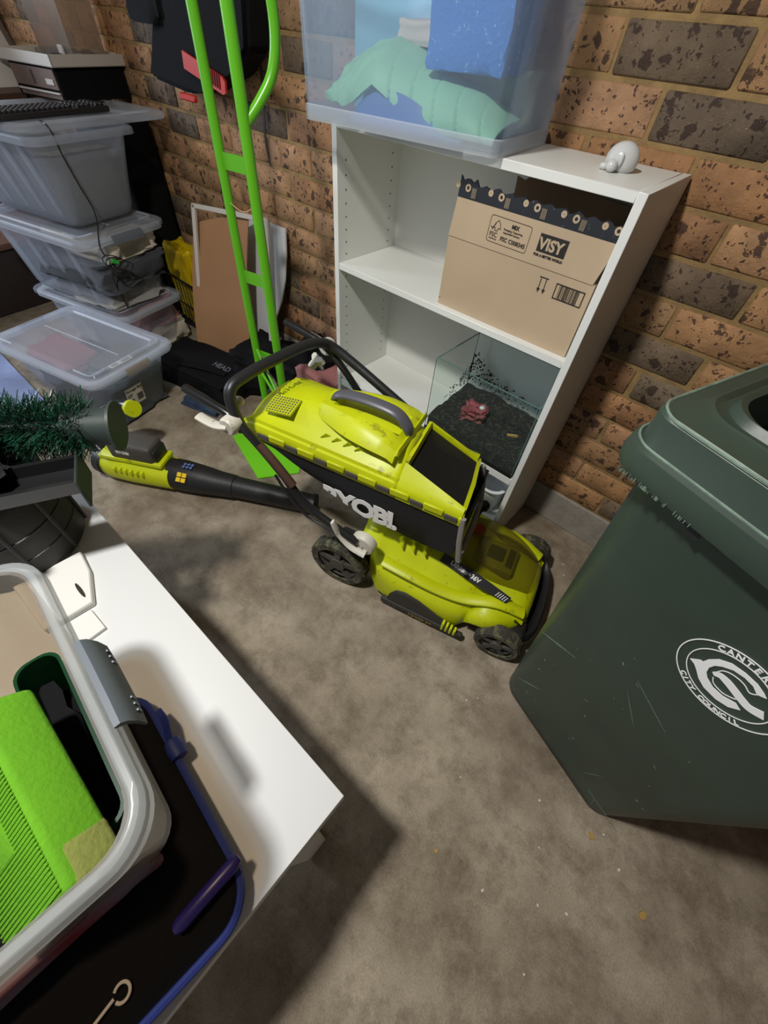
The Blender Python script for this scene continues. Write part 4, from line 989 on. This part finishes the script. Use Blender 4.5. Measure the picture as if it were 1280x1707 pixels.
# black fabric body
def lowz(u):
    P = [(-.40, .47), (-.143, .372), (-.042, .335), (.118, .30), (.20, .305), (.283, .318)]
    for (a, b), (c, d) in zip(P, P[1:]):
        if a <= u <= c: return b + (d-b)*(u-a)/(c-a)
    return P[0][1] if u < P[0][0] else P[-1][1]
bm = B(); rs = []
for i in range(15):
    u = -.385 + .64*i/14; zt = edge(u) - .03; zl = min(lowz(u), zt-.01); b_ = .006*math.sin(i*1.3); vf = vfar(u)
    rs.append([(u, vn+.004, zt), (u, vn+.006 - .004*math.sin(i*.9), zt*.6+zl*.4), (u, vn+.012 + b_*.5, zl+.01), (u, vn+.03, zl), (u, (vn+vf)/2, zl-.004+b_*.3), (u, vf-.03, zl), (u, vf-.008, zl+.012), (u, vf-.004, zt)])
rings(bm, rs, True, True, closed=False); fb_ = ob('catcher_fabric', bm, 'fabric', MW, angle=60)
# lettering on fabric
Mt = frameM((-.142, vn+.0012, .334), (1, 0, .02), (0, 0, 1))
tb = text_bm('RYOBI.', .088, Mt, .0008, .0038, .84)
for a, b in (((-.40, .47), (-.143, .372)), ((-.143, .372), (-.042, .335))):
    d = Vector((b[0]-a[0], 0, b[1]-a[1])).normalized(); nn = Vector((-d.z, 0, d.x))
    bmesh.ops.bisect_plane(tb, geom=tb.verts[:]+tb.edges[:]+tb.faces[:], plane_co=Vector((a[0], 0, a[1]+.010)), plane_no=nn, clear_inner=True)
ob('lettering', tb, 'white_ink', fb_, smooth=False)
# grey mouth frame
Pm = [(.252, vn, .49), (.262, vn, .40), (.275, vn, .325), (.27, -.02, .318), (.262, .075, .325), (.25, .072, .40), (.235, .065, .47)]
bm = B(); tube(bm, Pm, .008, 8, flat=(1, .8)); ob('mouth_frame', bm, 'bgrey', MW)

# ------------------------------------------------------------ leaf blower
bl = thing('leaf_blower', 'cordless lime and black leaf blower lying on the floor left of the mower', 'leaf blower', (-.468, -.762, .0), math.atan2(.415, .70))
def lx(bm, prof, z=.055, seg=24, y=0, sz=1., x=0):
    rs = [[(px + x, y + r*math.cos(2*math.pi*j/seg), z + dz + r*sz*math.sin(2*math.pi*j/seg)) for j in range(seg)] for px, r, dz in prof]
    rings(bm, rs)
bm = B(); lx(bm, [(.25, .058, .01), (.30, .060, .008), (.38, .055, .003), (.44, .048, 0), (.50, .044, 0), (.502, .041, 0), (.80, .037, -.012), (.803, .040, -.012), (.815, .040, -.012)]); ob('nozzle_tube', bm, 'blk', bl)
bm = B(); rs = []
for px, r, dz in ((-.04, .030, .012), (-.02, .05, .012), (.02, .06, .012), (.1, .064, .014), (.2, .062, .012), (.265, .060, .01)):
    rs.append([(px, r*math.copysign(abs(math.cos(a))**.8, math.cos(a)), .058 + dz*.5 + r*.9*math.copysign(abs(math.sin(a))**.8, math.sin(a))) for a in [2*math.pi*j/24 for j in range(24)]])
rings(bm, rs); ob('motor_housing', bm, 'lime', bl)
bm = B(); lx(bm, [(-.055, .035, .008), (-.05, .05, .01), (-.02, .058, .01), (-.012, .052, .012)]); ob('intake_guard', bm, 'blk', bl)
for i in range(6):
    bm = B(); box(bm, .06 + i*.022, .068 + i*.022, -.069, -.055, .085, .105, .002, 1); ob('cooling_rib', bm, 'lime', bl)
bm = B(); box(bm, .0, .25, -.045, .045, .118, .14, .008, 2); ob('battery_dock', bm, 'lime', bl)
bt = B(); box(bt, .055, .225, -.042, .045, .132, .205, .014, 3); bt = ob('battery_pack', bt, mat('charcoal_battery', '#45413d', .55), bl)
bm = B(); box(bm, .22, .237, -.035, .035, .142, .19, .006, 2); ob('battery_end', bm, 'blk', bt)
ob('battery_lettering', text_bm('RYOBI', .018, frameM((.09, -.0425, .165), (1, 0, 0), (0, 0, 1)), .0004, .0003), 'white_ink', bt, smooth=False)
bm = B(); tube(bm, catmull([(-.02, .0, .09), (-.07, .03, .15), (-.05, .07, .205), (.0, .115, .228), (.04, .13, .234), (.075, .125, .238)], 6), .026, 14); ob('rear_handle', bm, 'gtube', bl)
bm = B(); tube(bm, [(.072, .125, .238), (.090, .118, .243)], .031, 20); ob('end_cap', bm, 'lime', bl)
bm = B(); Mw = frameM((.315, -.045, .105), (1, 0, -.05), (0, .8, .6))
for i in range(2):
    for j in range(2): box(bm, -.012 + i*.019, .004 + i*.019, -.02 + j*.019, -.004 + j*.019, -.004, .003, .0005, 1, Mw)
ob('warning_sticker', bm, 'yellow_ink', bl, smooth=False)
bm = B()
for i in range(3):
    for j in range(2): lathe(bm, [(.0055, 0), (.0055, .002), (.001, .002)], 10, frameM((.318 + i*.014, -.012 + j*.014, .1245), (1, 0, 0), (0, 1, 0)))
ob('symbol_dots', bm, 'blue_ink', bl)

# ------------------------------------------------------------ table and things on it
tb_ = thing('coffee_table', 'low white lacquered table at the lower left with scuffed top', 'table', (.532, -1.205, 0))
tx0, tx1, ty0, ty1 = .078-.532, .985-.532, -1.49+1.205, -.931+1.205
bm = B(); box(bm, tx0, tx1, ty0, ty1, .40, .45, .002, 2); ob('tabletop', bm, 'whitep', tb_)
for x, y in ((tx0, ty0), (tx1-.05, ty0+.03), (tx0, ty1-.05), (tx1-.05, ty1-.115)):
    bm = B(); box(bm, x, x+.05, y, y+.05, 0, .40, .002); ob('leg', bm, 'whitep', tb_)
yT = R_(-5)
dp = thing('document_bag', 'flat black zip bag with navy binding under the clear tub on the table', 'bag', (.785, -1.285, .4505), yT)
bm = B(); rr = rrect(.36, .42, .05, 8); rings(bm, [ring_z(rrect(.35, .41, .045, 8), 0), ring_z(rr, .008), ring_z(rr, .028), ring_z(rrect(.34, .40, .045, 8), .034)]); ob('bag_panel', bm, 'cloth_blk', dp)
bm = B(); tube(bm, [(x, y, .030) for x, y in rrect(.362, .422, .05, 8)], .0055, 8, closed=True); ob('navy_binding', bm, 'navyp', dp)
bm = B(); sheet(bm, [[(-.125 + .08*t + .003*math.sin(t*8), .212 + .004*math.sin(t*5) + w_*.012, .03 + .012*math.sin(math.pi*t)*w_ + .008*t) for t in [k/12 for k in range(13)]] for w_ in (0, .5, 1)], .002); ob('navy_flap', bm, 'navyp', dp)
bm = B(); lathe(bm, [(.001, -.014), (.012, -.014), (.014, 0), (.012, .014), (.001, .014)], 16, frameM((-.052, .216, .034), (0, 0, 1), (0, 1, 0))); ob('binding_curl', bm, 'navyp', dp)
o = ob('marker', tube(B(), [(.932, -1.075, .5), (.9325, -1.085, .5), (.9315, -1.16, .498), (.931, -1.168, .498)], [.005, .0095, .0095, .006], 14), 'indigo'); tag(o, 'indigo marker lying on the black bag near the table corner', 'marker')
ky = thing('white_key_ring', 'white ring-ended hook lying on the black bag at the photo foot', 'hook', (.931, -1.236, .487), 0)
bm = B(); arc = [(.0085*math.cos(a), .0085*math.sin(a), .003) for a in [R_(-75 + 300*i/18) for i in range(19)]]; tube(bm, arc, .0018, 8, flat=(.6, 1)); tube(bm, [(-.002, -.0085, .003), (.002, -.05, .003)], .0019, 8, flat=(.6, 1)); ob('ring', bm, 'offw', ky)

TT = (.685, -1.335)
tub('storage_tub', 'open clear tub with grey clip and sponge on the white table', (*TT, .486), yT, .395, .57, .275, 'clear', 'rimw', taper=.035, clips=((.035, .283, 90, 'clip'),), rim=.014, cscale=.62)
def lT(a, b, z): return loc15(*TT, a, b, z, yT)
# sponge: block with ribbed face
spg = thing('car_sponge', 'big lime green ribbed sponge standing in the open table tub', 'sponge', lT(.075, .175, .0), 0)
def spm(p):
    return p
A0 = Vector((.650, -1.165, .703)); A1 = Vector((.84, -1.172, .680)); 
ux = (A1-A0).normalized(); uy = Vector((0, .72, .69)).normalized()
Ms = frameM((0, 0, 0), ux, uy)
spg.location = A0; spg.rotation_euler = Ms.to_euler()
bm = B(); box(bm, -.02, .212, -.125, .0, -.06, .0, .009, 3); ob('sponge_block', bm, 'sponge', spg)
bm = B(); box(bm, .165, .2128, -.03, .0008, -.0605, -.008, .008, 3); ob('dirty_end', bm, 'spdirty', spg)
for i in range(48):
    bm = B(); x = -.010 + i*.0045; box(bm, x, x+.0028, -.118, -.004, -.001, .0014, .0005, 1); ob('sponge_rib', bm, 'sponge', spg)
bm = B(); box(bm, .03, .14, -.085, -.04, -.001, .0020, .0008, 2); ob('smooth_oval', bm, 'sponge', spg)
bm = B(); rs = [ring_z(rrect(.25, .046, .018, 5), 0), ring_z(rrect(.26, .052, .02, 5), .115), ring_z(rrect(.265, .058, .022, 5), .12), ring_z(rrect(.257, .050, .02, 5), .12), ring_z(rrect(.245, .042, .018, 5), .005)]
rings(bm, rs); o = ob('green_caddy', bm, 'gbox'); o.location = lT(-.015, .200, .495); o.rotation_euler = (0, 0, yT); tag(o, 'dark green translucent caddy behind the lime sponge in the table tub', 'caddy')
soft('black_cloth', 'black cloth crumpled at the floor of the table tub', 'cloth', lT(-.005, .0, .492), (.26, .41, .075), 'cloth_blk', 91, yT)
soft('red_cloth', 'red and grey cloth pressed in the corner of the table tub', 'cloth', lT(.125, .09, .495), (.07, .22, .06), mat('red_cloth', '#8a2c34', .9, col2='#7d7480', vscale=9), 92, yT)
# packaging on the table
pk_ = thing('card_packaging', 'flattened cream card packaging with a dark slot on the table', 'packaging', (.32, -1.06, .4508), R_(2))
bm = B(); prism(bm, [(-.06, -.07), (.075, -.07), (.083, .015), (.01, .045), (-.05, .055)], 0, .016); bmesh.ops.bevel(bm, geom=bm.edges[:], offset=.002, segments=1, affect='EDGES'); ob('card_body', bm, 'paper', pk_)
bm = B(); lathe(bm, [(.001, .0182), (.022, .0182), (.022, .0188), (.001, .0188)], 20, Matrix.Translation((.042, .012, -.002)) @ Matrix.Rotation(R_(-2), 4, 'Z') @ Matrix.Diagonal((1, .16, 1, 1))); ob('slot', bm, 'dbrown', pk_)
bm = B(); box(bm, .088, .145, -.06, .005, 0, .008, .001); ob('card_tab', bm, 'paper', pk_)
# pot
po = thing('black_pot', 'black ridged plastic pot at the far end of the white table', 'pot', (.14, -1.085, .4505))
bm = B(); lathe(bm, [(.118, 0), (.128, .006), (.131, .02), (.128, .17), (.122, .185), (.10, .192), (.04, .193), (.001, .193)], 40); ob('pot_body', bm, 'pot', po)
for i in range(10):
    bm = B(); a = 2*math.pi*i/10; tube(bm, [(.1325*math.cos(a), .1325*math.sin(a), .012), (.1295*math.cos(a), .1295*math.sin(a), .165)], .004, 6); ob('pot_rib', bm, 'pot', po)
bm = B()
for z, r in ((.06, .1300), (.11, .1292)): tube(bm, [(r*math.cos(2*math.pi*i/40), r*math.sin(2*math.pi*i/40), z) for i in range(40)], .002, 6, closed=True)
ob('pot_groove', bm, 'blk', po)
# black channel with flange on the pot
chn = thing('black_channel', 'long glossy black channel with end flange lying across the pot', 'channel', (.248, -1.044, .652), 0)
d = Vector((.05, .115, -.004)).normalized(); Mc = frameM((0, 0, 0), d, (-.9, .3, 0))
bm = B(); pr = [(-.035, 0), (.035, 0), (.038, .03), (.03, .03), (.027, .008), (-.027, .008), (-.03, .03), (-.038, .03)]
rings(bm, [[Mc @ Vector((x, a, b)) for a, b in pr] for x in (-.24, .13)]); ob('channel_body', bm, 'gtube', chn)
bm = B(); box(bm, .128, .133, -.047, .047, -.028, .036, .002, 1, Mc); ob('end_flange', bm, 'dgreen', chn)
# christmas tree section
ctz = thing('tinsel_tree_section', 'dark green tinsel tree section with grey flanged sleeve over the table end', 'artificial tree', (.135, -.995, .705), 0)
d = Vector((.12, .16, -.01)).normalized(); Mc = frameM((0, 0, 0), d, (-.7, .7, 0))
bm = B(); tube(bm, [Mc @ Vector((-.45, 0, 0)), Mc @ Vector((.18, 0, 0))], .014, 12); ob('pole', bm, 'dgreen', ctz)
bm = B(); rs = [[Mc @ Vector((x, r*math.cos(2*math.pi*j/24), r*math.sin(2*math.pi*j/24))) for j in range(24)] for x, r in ((.13, .032), (.20, .036), (.208, .037), (.210, .047), (.215, .047), (.216, .022))]; rings(bm, rs); ob('sleeve', bm, 'dgreen', ctz)
random.seed(5); bm = B()
for i in range(12000):
    x = random.uniform(-.42, .165); a = random.uniform(0, 2*math.pi); r0 = random.uniform(.005, .046); ln = random.uniform(.015, .038)
    o_ = Vector((x, r0*math.cos(a), r0*math.sin(a))); dr = Vector((random.uniform(-.6, .8), math.cos(a)+random.uniform(-.5, .5), math.sin(a)+random.uniform(-.5, .5))).normalized()
    sd = dr.cross(Vector((random.random(), random.random(), random.random()))).normalized()*.0011
    p = [o_-sd, o_+sd, o_+sd*.6+dr*ln, o_-sd*.6+dr*ln]
    vs = [bm.verts.new(Mc @ q) for q in p]; bm.faces.new(vs)
tn = ob('tinsel', bm, 'tinsel', ctz, smooth=False); tn['kind'] = 'stuff'
bm = B(); tube(bm, [Mc @ Vector((-.1, .06*math.cos(a), .06*math.sin(a))) for a in [2*math.pi*i/24 for i in range(24)]], .0022, 6, closed=True); ob('wire_loop', bm, 'wire', ctz)
soft('black_net', 'black fluffy netting gathered under the tinsel tree section', 'netting', (.14, -1.13, .66), (.24, .14, .09), mat('black_netting', '#1a1a1c', .95, bump=1., bscale=90), 95, R_(40), amp=.3, freq=12, sub=5)

# ------------------------------------------------------------ wheelie bin
bO = Vector((1.10, -.40, 0)); bang = math.atan2(-.34, .94)
WB = thing('wheelie_bin', 'dark green council wheelie bin with white round logo, right of the mower', 'bin', bO, bang)
def bring(e0, e1, n0, n1, z, r=.05, k=7): return ring_z(rrect(e1-e0, n1-n0, r, k, (e0+e1)/2, (n0+n1)/2), z)
bm = B()
def bb(z, i=0): t = z/.9; return bring(0 - .05*t + i, .385 + .05*t - i, 0 - .06*t + i, .40 + .06*t - i, z, .055)
rings(bm, [bring(.02, .365, .02, .38, 0, .045), bb(.012), bb(.05), bb(.2), bb(.4), bb(.6), bb(.8), bb(.875), bb(.875, .006), bb(.6, .006), bb(.2, .006), bb(.02, .01)], True, True)
bd_ = ob('bin_body', bm, 'bin', WB, angle=60)
# lid: outer skirt + top with raised opening rim (ring surface)
def q(e0, e1, n0, n1, z, r): return bring(e0, e1, n0, n1, z, r, 7)
bm = B()
rings(bm, [q(-.068, .453, -.073, .48, .868, .05), q(-.078, .463, -.083, .49, .870, .052), q(-.080, .465, -.085, .492, .885, .052), q(-.077, .462, -.081, .488, .905, .05), q(-.070, .455, -.074, .482, .909, .045), q(-.068, .453, -.072, .48, .913, .042), q(-.066, .450, -.068, .478, .948, .03), q(-.062, .446, -.064, .474, .953, .028),
           q(-.046, .430, -.028, .437, .953, .05), q(-.041, .425, -.021, .430, .957, .05), q(-.034, .418, -.013, .424, .952, .05), q(-.030, .414, -.004, .415, .952, .05), q(-.025, .409, .002, .407, .961, .05), q(-.018, .402, .009, .399, .958, .05), q(-.014, .398, .013, .395, .90, .045), q(-.012, .396, .015, .393, .885, .045), q(-.05, .435, -.055, .463, .885, .04)], False, False)
ld = ob('lid', bm, 'bin', WB, angle=30)
bm = B()
for z, off, r in ((.9515, .0, .0022), (.9095, -.0065, .0018)):
    e0, e1, n0, n1 = -.065+off, .449-off, -.067+off, .477-off
    pts = rrect(e1-e0, n1-n0, .04, 7, (e0+e1)/2, (n0+n1)/2); tube(bm, [(x, y, z) for x, y in pts], r, 6, closed=True)
ob('scuffed_edge', bm, 'binedge', ld)
bm = B(); random.seed(9)
for i in range(60):
    t = random.random()**2; x = -.082 + .002*random.random(); y = -.04 + random.uniform(0, .02)
    px = -.05 + t*.12; box(bm, px, px+.0008, -.0862, -.0854, .869, .8715 + random.uniform(0, .004), 0)
ob('edge_burr', bm, 'binedge', ld, smooth=False, kind='stuff')
bm = B(); prism(bm, [(.035, .868), (.075, .868), (.07, .852)], .060, .075, frameM((0, 0, 0), (1, 0, 0), (0, 0, 1))); ob('lid_catch', bm, 'blk', WB)
for s in (.0, .385):
    bm = B(); lathe(bm, [(.02, -.025), (.095, -.025), (.1, -.015), (.1, .015), (.095, .025), (.02, .025)], 28, frameM((s + (-.035 if s < .1 else .035), .42, .1), (0, 1, 0), (0, 0, 1))); ob('wheel', bm, 'blk2', WB)
# logo on the front face (slopes outward with height)
sl2 = .06/.9; Lg = frameM((.2182, -.0004 - sl2*.6945, .6945), (1, 0, 0), (0, -sl2, 1))
def annulus(bm, M, r0, r1, z0, z1, seg=64, a0=0, a1=2*math.pi, sy=1):
    n = seg; full = abs(a1-a0-2*math.pi) < 1e-6
    rs = []
    for i in range(n + (0 if full else 1)):
        a = a0 + (a1-a0)*i/n; c, s = math.cos(a), math.sin(a)*sy
        rs.append([M @ Vector((r0*c, r0*s, z0)), M @ Vector((r1*c, r1*s, z0)), M @ Vector((r1*c, r1*s, z1)), M @ Vector((r0*c, r0*s, z1))])
    if full: rs.append(rs[0])
    rings(bm, rs, not full, not full)
z0, z1 = .0004, .0012
bm = B(); annulus(bm, Lg, .0640, .0655, z0, z1); annulus(bm, Lg, .0506, .0519, z0, z1)
def arc_text(s, r, a_mid, step, size, flip):
    n = len(s)
    for i, ch in enumerate(s):
        if flip: a = a_mid + (i-(n-1)/2)*step; rot = a + math.pi/2
        else: a = a_mid - (i-(n-1)/2)*step; rot = a - math.pi/2
        if ch == ' ': continue
        p = Vector((r*math.cos(a), r*math.sin(a), z1))
        merge(bm, text_bm(ch, size, Lg @ Matrix.Translation(p) @ Matrix.Rotation(rot, 4, 'Z') @ Matrix.Translation((0, -size*.36, 0)), .0004, .0003, 1, 'CENTER'))
arc_text('CANTERBURY', .0578, R_(86), R_(10.3), .0125, False)
arc_text('CITY COUNCIL', .0585, R_(275.3), R_(7.4), .0108, True)
def ribbon(pts, ws, M=Lg):
    c = catmull([(x, y, 0) for x, y in pts], 8); n = len(c); m = len(ws)-1
    rs = []
    for i in range(n):
        t = i/(n-1)*m; k = min(int(t), m-1); wv = ws[k] + (ws[k+1]-ws[k])*(t-k)
        d = (c[min(i+1, n-1)] - c[max(i-1, 0)]).normalized(); nn = Vector((-d.y, d.x, 0))*wv/2
        rs.append([M @ (c[i]-nn + Vector((0, 0, z0))), M @ (c[i]+nn + Vector((0, 0, z0))), M @ (c[i]+nn + Vector((0, 0, z1))), M @ (c[i]-nn + Vector((0, 0, z1)))])
    rings(bm, rs)
# device: open C ring with a beak, an S-shaped stem and two fine lines
MMp = lambda L_: [(a/1000, b/1000) for a, b in L_]
big = [(-45.5, -15.9), (-38.5, -2.6), (-35.5, -1.7), (-34.8, 9.4), (-29.9, 23.7), (-19.7, 35.0), (-4.4, 39.8), (11.0, 40.4), (22.2, 36.5), (27.9, 32.9), (20.6, 26.2), (11.1, 32.3), (-0.2, 32.6), (-12.1, 28.2), (-20.8, 18.5), (-25.2, 9.6), (-26.0, -1.0), (-22.6, -11.8), (-16.3, -18.6), (-3.9, -23.9), (8.9, -22.2), (21.8, -13.2), (30.6, -17.0), (22.9, -30.1), (9.8, -37.5), (-8.1, -38.4), (-20.4, -32.5), (-30.9, -22.6), (-37.5, -17.6)]
prism(bm, MMp(big), z0, z1, Lg)
ribbon([(-.0181, -.004), (-.0125, .003), (-.003, .004), (.010, .0015), (.0205, -.001), (.0315, -.0015), (.044, .007)], [.005, .010, .0125, .0125, .0125, .0125, .0135])
ribbon(MMp([(-18.2, 1.7), (-16.6, 12.7), (-11.0, 19.6), (-1.9, 23.1), (7.1, 22.9), (16.2, 19.1), (20.8, 25.9)]), [.0012]*3)
ribbon(MMp([(-14.2, -9.3), (-9.5, -16), (-3.7, -18.4), (5.9, -18.2), (13.2, -13.3), (17.9, -8.0)]), [.0012]*3)
ob('council_logo', bm, 'white_ink', bd_, smooth=False)
bm = B(); random.seed(4)
for i in range(38):
    z = random.uniform(.02, .6); e = random.uniform(.01, .2) if i % 3 else random.uniform(.02, .36); ln = random.uniform(.003, .012) if i % 6 else .09
    Mq = frameM((e, -sl2*z - .0002, z), (1, random.uniform(-.01, .01), random.uniform(.4, 2.0)), (0, -sl2, 1) if abs(z) > 9 else (-1, -sl2, .5))
    wq = random.uniform(.0003, .0008) if i % 5 else .002
    Mq = frameM((e, -sl2*z - .0002, z), (math.cos(i*.3+.9), -sl2*math.sin(i*.3+.9), math.sin(i*.3+.9)), (-math.sin(i*.3+.9), -sl2*math.cos(i*.3+.9), math.cos(i*.3+.9)))
    prism(bm, [(-ln/2, 0), (0, -wq), (ln/2, 0), (0, wq)], 0, .0006, Mq)
ob('scratches', bm, 'binedge', bd_, smooth=False, kind='stuff')
jr = thing('plastic_jar', 'clear plastic jar lying inside the open bin mouth', 'jar', (1.165, -.355, .815), 0, rot=(R_(25), R_(10), R_(20)))
bm = B(); lathe(bm, [(.03, 0), (.045, .004), (.048, .02), (.048, .10), (.042, .115), (.042, .13), (.039, .13), (.039, .115), (.045, .10), (.045, .02), (.03, .006)], 28); ob('jar_body', bm, 'rim', jr)
bm = B(); lathe(bm, [(.0445, .03), (.0445, .07), (.001, .07)], 24); ob('jar_content', bm, 'dbrown', jr)
soft('bin_rubbish', 'black bagged rubbish heaped inside the green bin', 'rubbish', (1.35, -.25, .45), (.30, .28, .36), 'cloth_blk', 97, bang, amp=.1)

# ------------------------------------------------------------ left background
ch_ = thing('brown_chest', 'dark brown low chest in the shadows left of the tub stack', 'chest', (-2.45, -.55, 0), R_(8))
bm = B(); box(bm, -.35, .35, -.5, .5, 0, .30, .01, 2); ob('chest_body', bm, 'dbrown', ch_)
bm = B(); box(bm, -.37, .37, -.52, .52, .30, .33, .006, 2); ob('chest_lid', bm, 'brownw', ch_)
wr = thing('wardrobe', 'brown wooden cupboard standing in the far left corner', 'cupboard', (-3.2, -.15, 0), 0)
bm = B(); box(bm, -.3, .25, -.5, .38, 0, 1.9, .004); ob('cupboard_body', bm, 'brownw', wr)
for y in (-.49, -.055): 
    bm = B(); box(bm, .25, .268, y, y+.43, .05, 1.85, .003); dd = ob('cupboard_door', bm, 'brownw', wr)
    bm = B(); box(bm, .268, .285, y+.03 if y > -.2 else y+.38, y+.05 if y > -.2 else y+.40, .8, .95, .004); ob('handle', bm, 'dbrown', dd)
ps = B(); sheet(ps, [[(-1.75 + .62*i/14, -1.2 + .42*j/10, .012 + .012*noise.noise(Vector((i*.5, j*.5, 2)))) for j in range(11)] for i in range(15)], .001)
o = ob('plastic_sheet', ps, 'bluelid'); tag(o, 'pale bluish plastic sheet lying on the floor at the left edge', 'plastic sheet')

# litter on the floor
random.seed(21)
def crumb(x, y, s, m, lab, cat, grp):
    bm = B(); n = random.randint(5, 7); prism(bm, [(s*random.uniform(.6, 1)*math.cos(2*math.pi*i/n), s*random.uniform(.4, .8)*math.sin(2*math.pi*i/n)) for i in range(n)], .0005, .0005 + s*.35)
    o = ob('crumb' if cat == 'crumb' else 'leaf', bm, m, smooth=False); o.location = (x, y, 0); o.rotation_euler.z = random.uniform(0, 6); tag(o, lab, cat, grp); return o
for i in range(26): crumb(random.uniform(.95, 1.7), random.uniform(-.95, -.45) if i % 2 else random.uniform(-.2, .2), random.uniform(.0018, .0045), 'chip', 'tiny pale grit crumb on the concrete floor', 'crumb', 'grit crumbs on the floor')
crumb(1.455, -.565, .010, 'leaf', 'curled tan leaf scrap on the floor at the bin corner', 'leaf', None)
crumb(1.60, -.62, .012, 'leaf', 'narrow dry leaf on the floor in front of the bin', 'leaf', None)
crumb(1.19, -.84, .008, 'leaf', 'small dry leaf on the floor near the table corner', 'leaf', None)
# ceiling lamp fitting (the room's lamp)
lp = thing('ceiling_lamp', 'round white ceiling lamp above the table, out of frame', 'lamp', (.46, -1.20, 2.5))
bm = B(); lathe(bm, [(.06, 0), (.06, -.03), (.012, -.035), (.012, -.22), (.05, -.23), (.11, -.285), (.105, -.285), (.045, -.238), (.001, -.236)], 28); ob('shade', bm, 'whitep', lp)
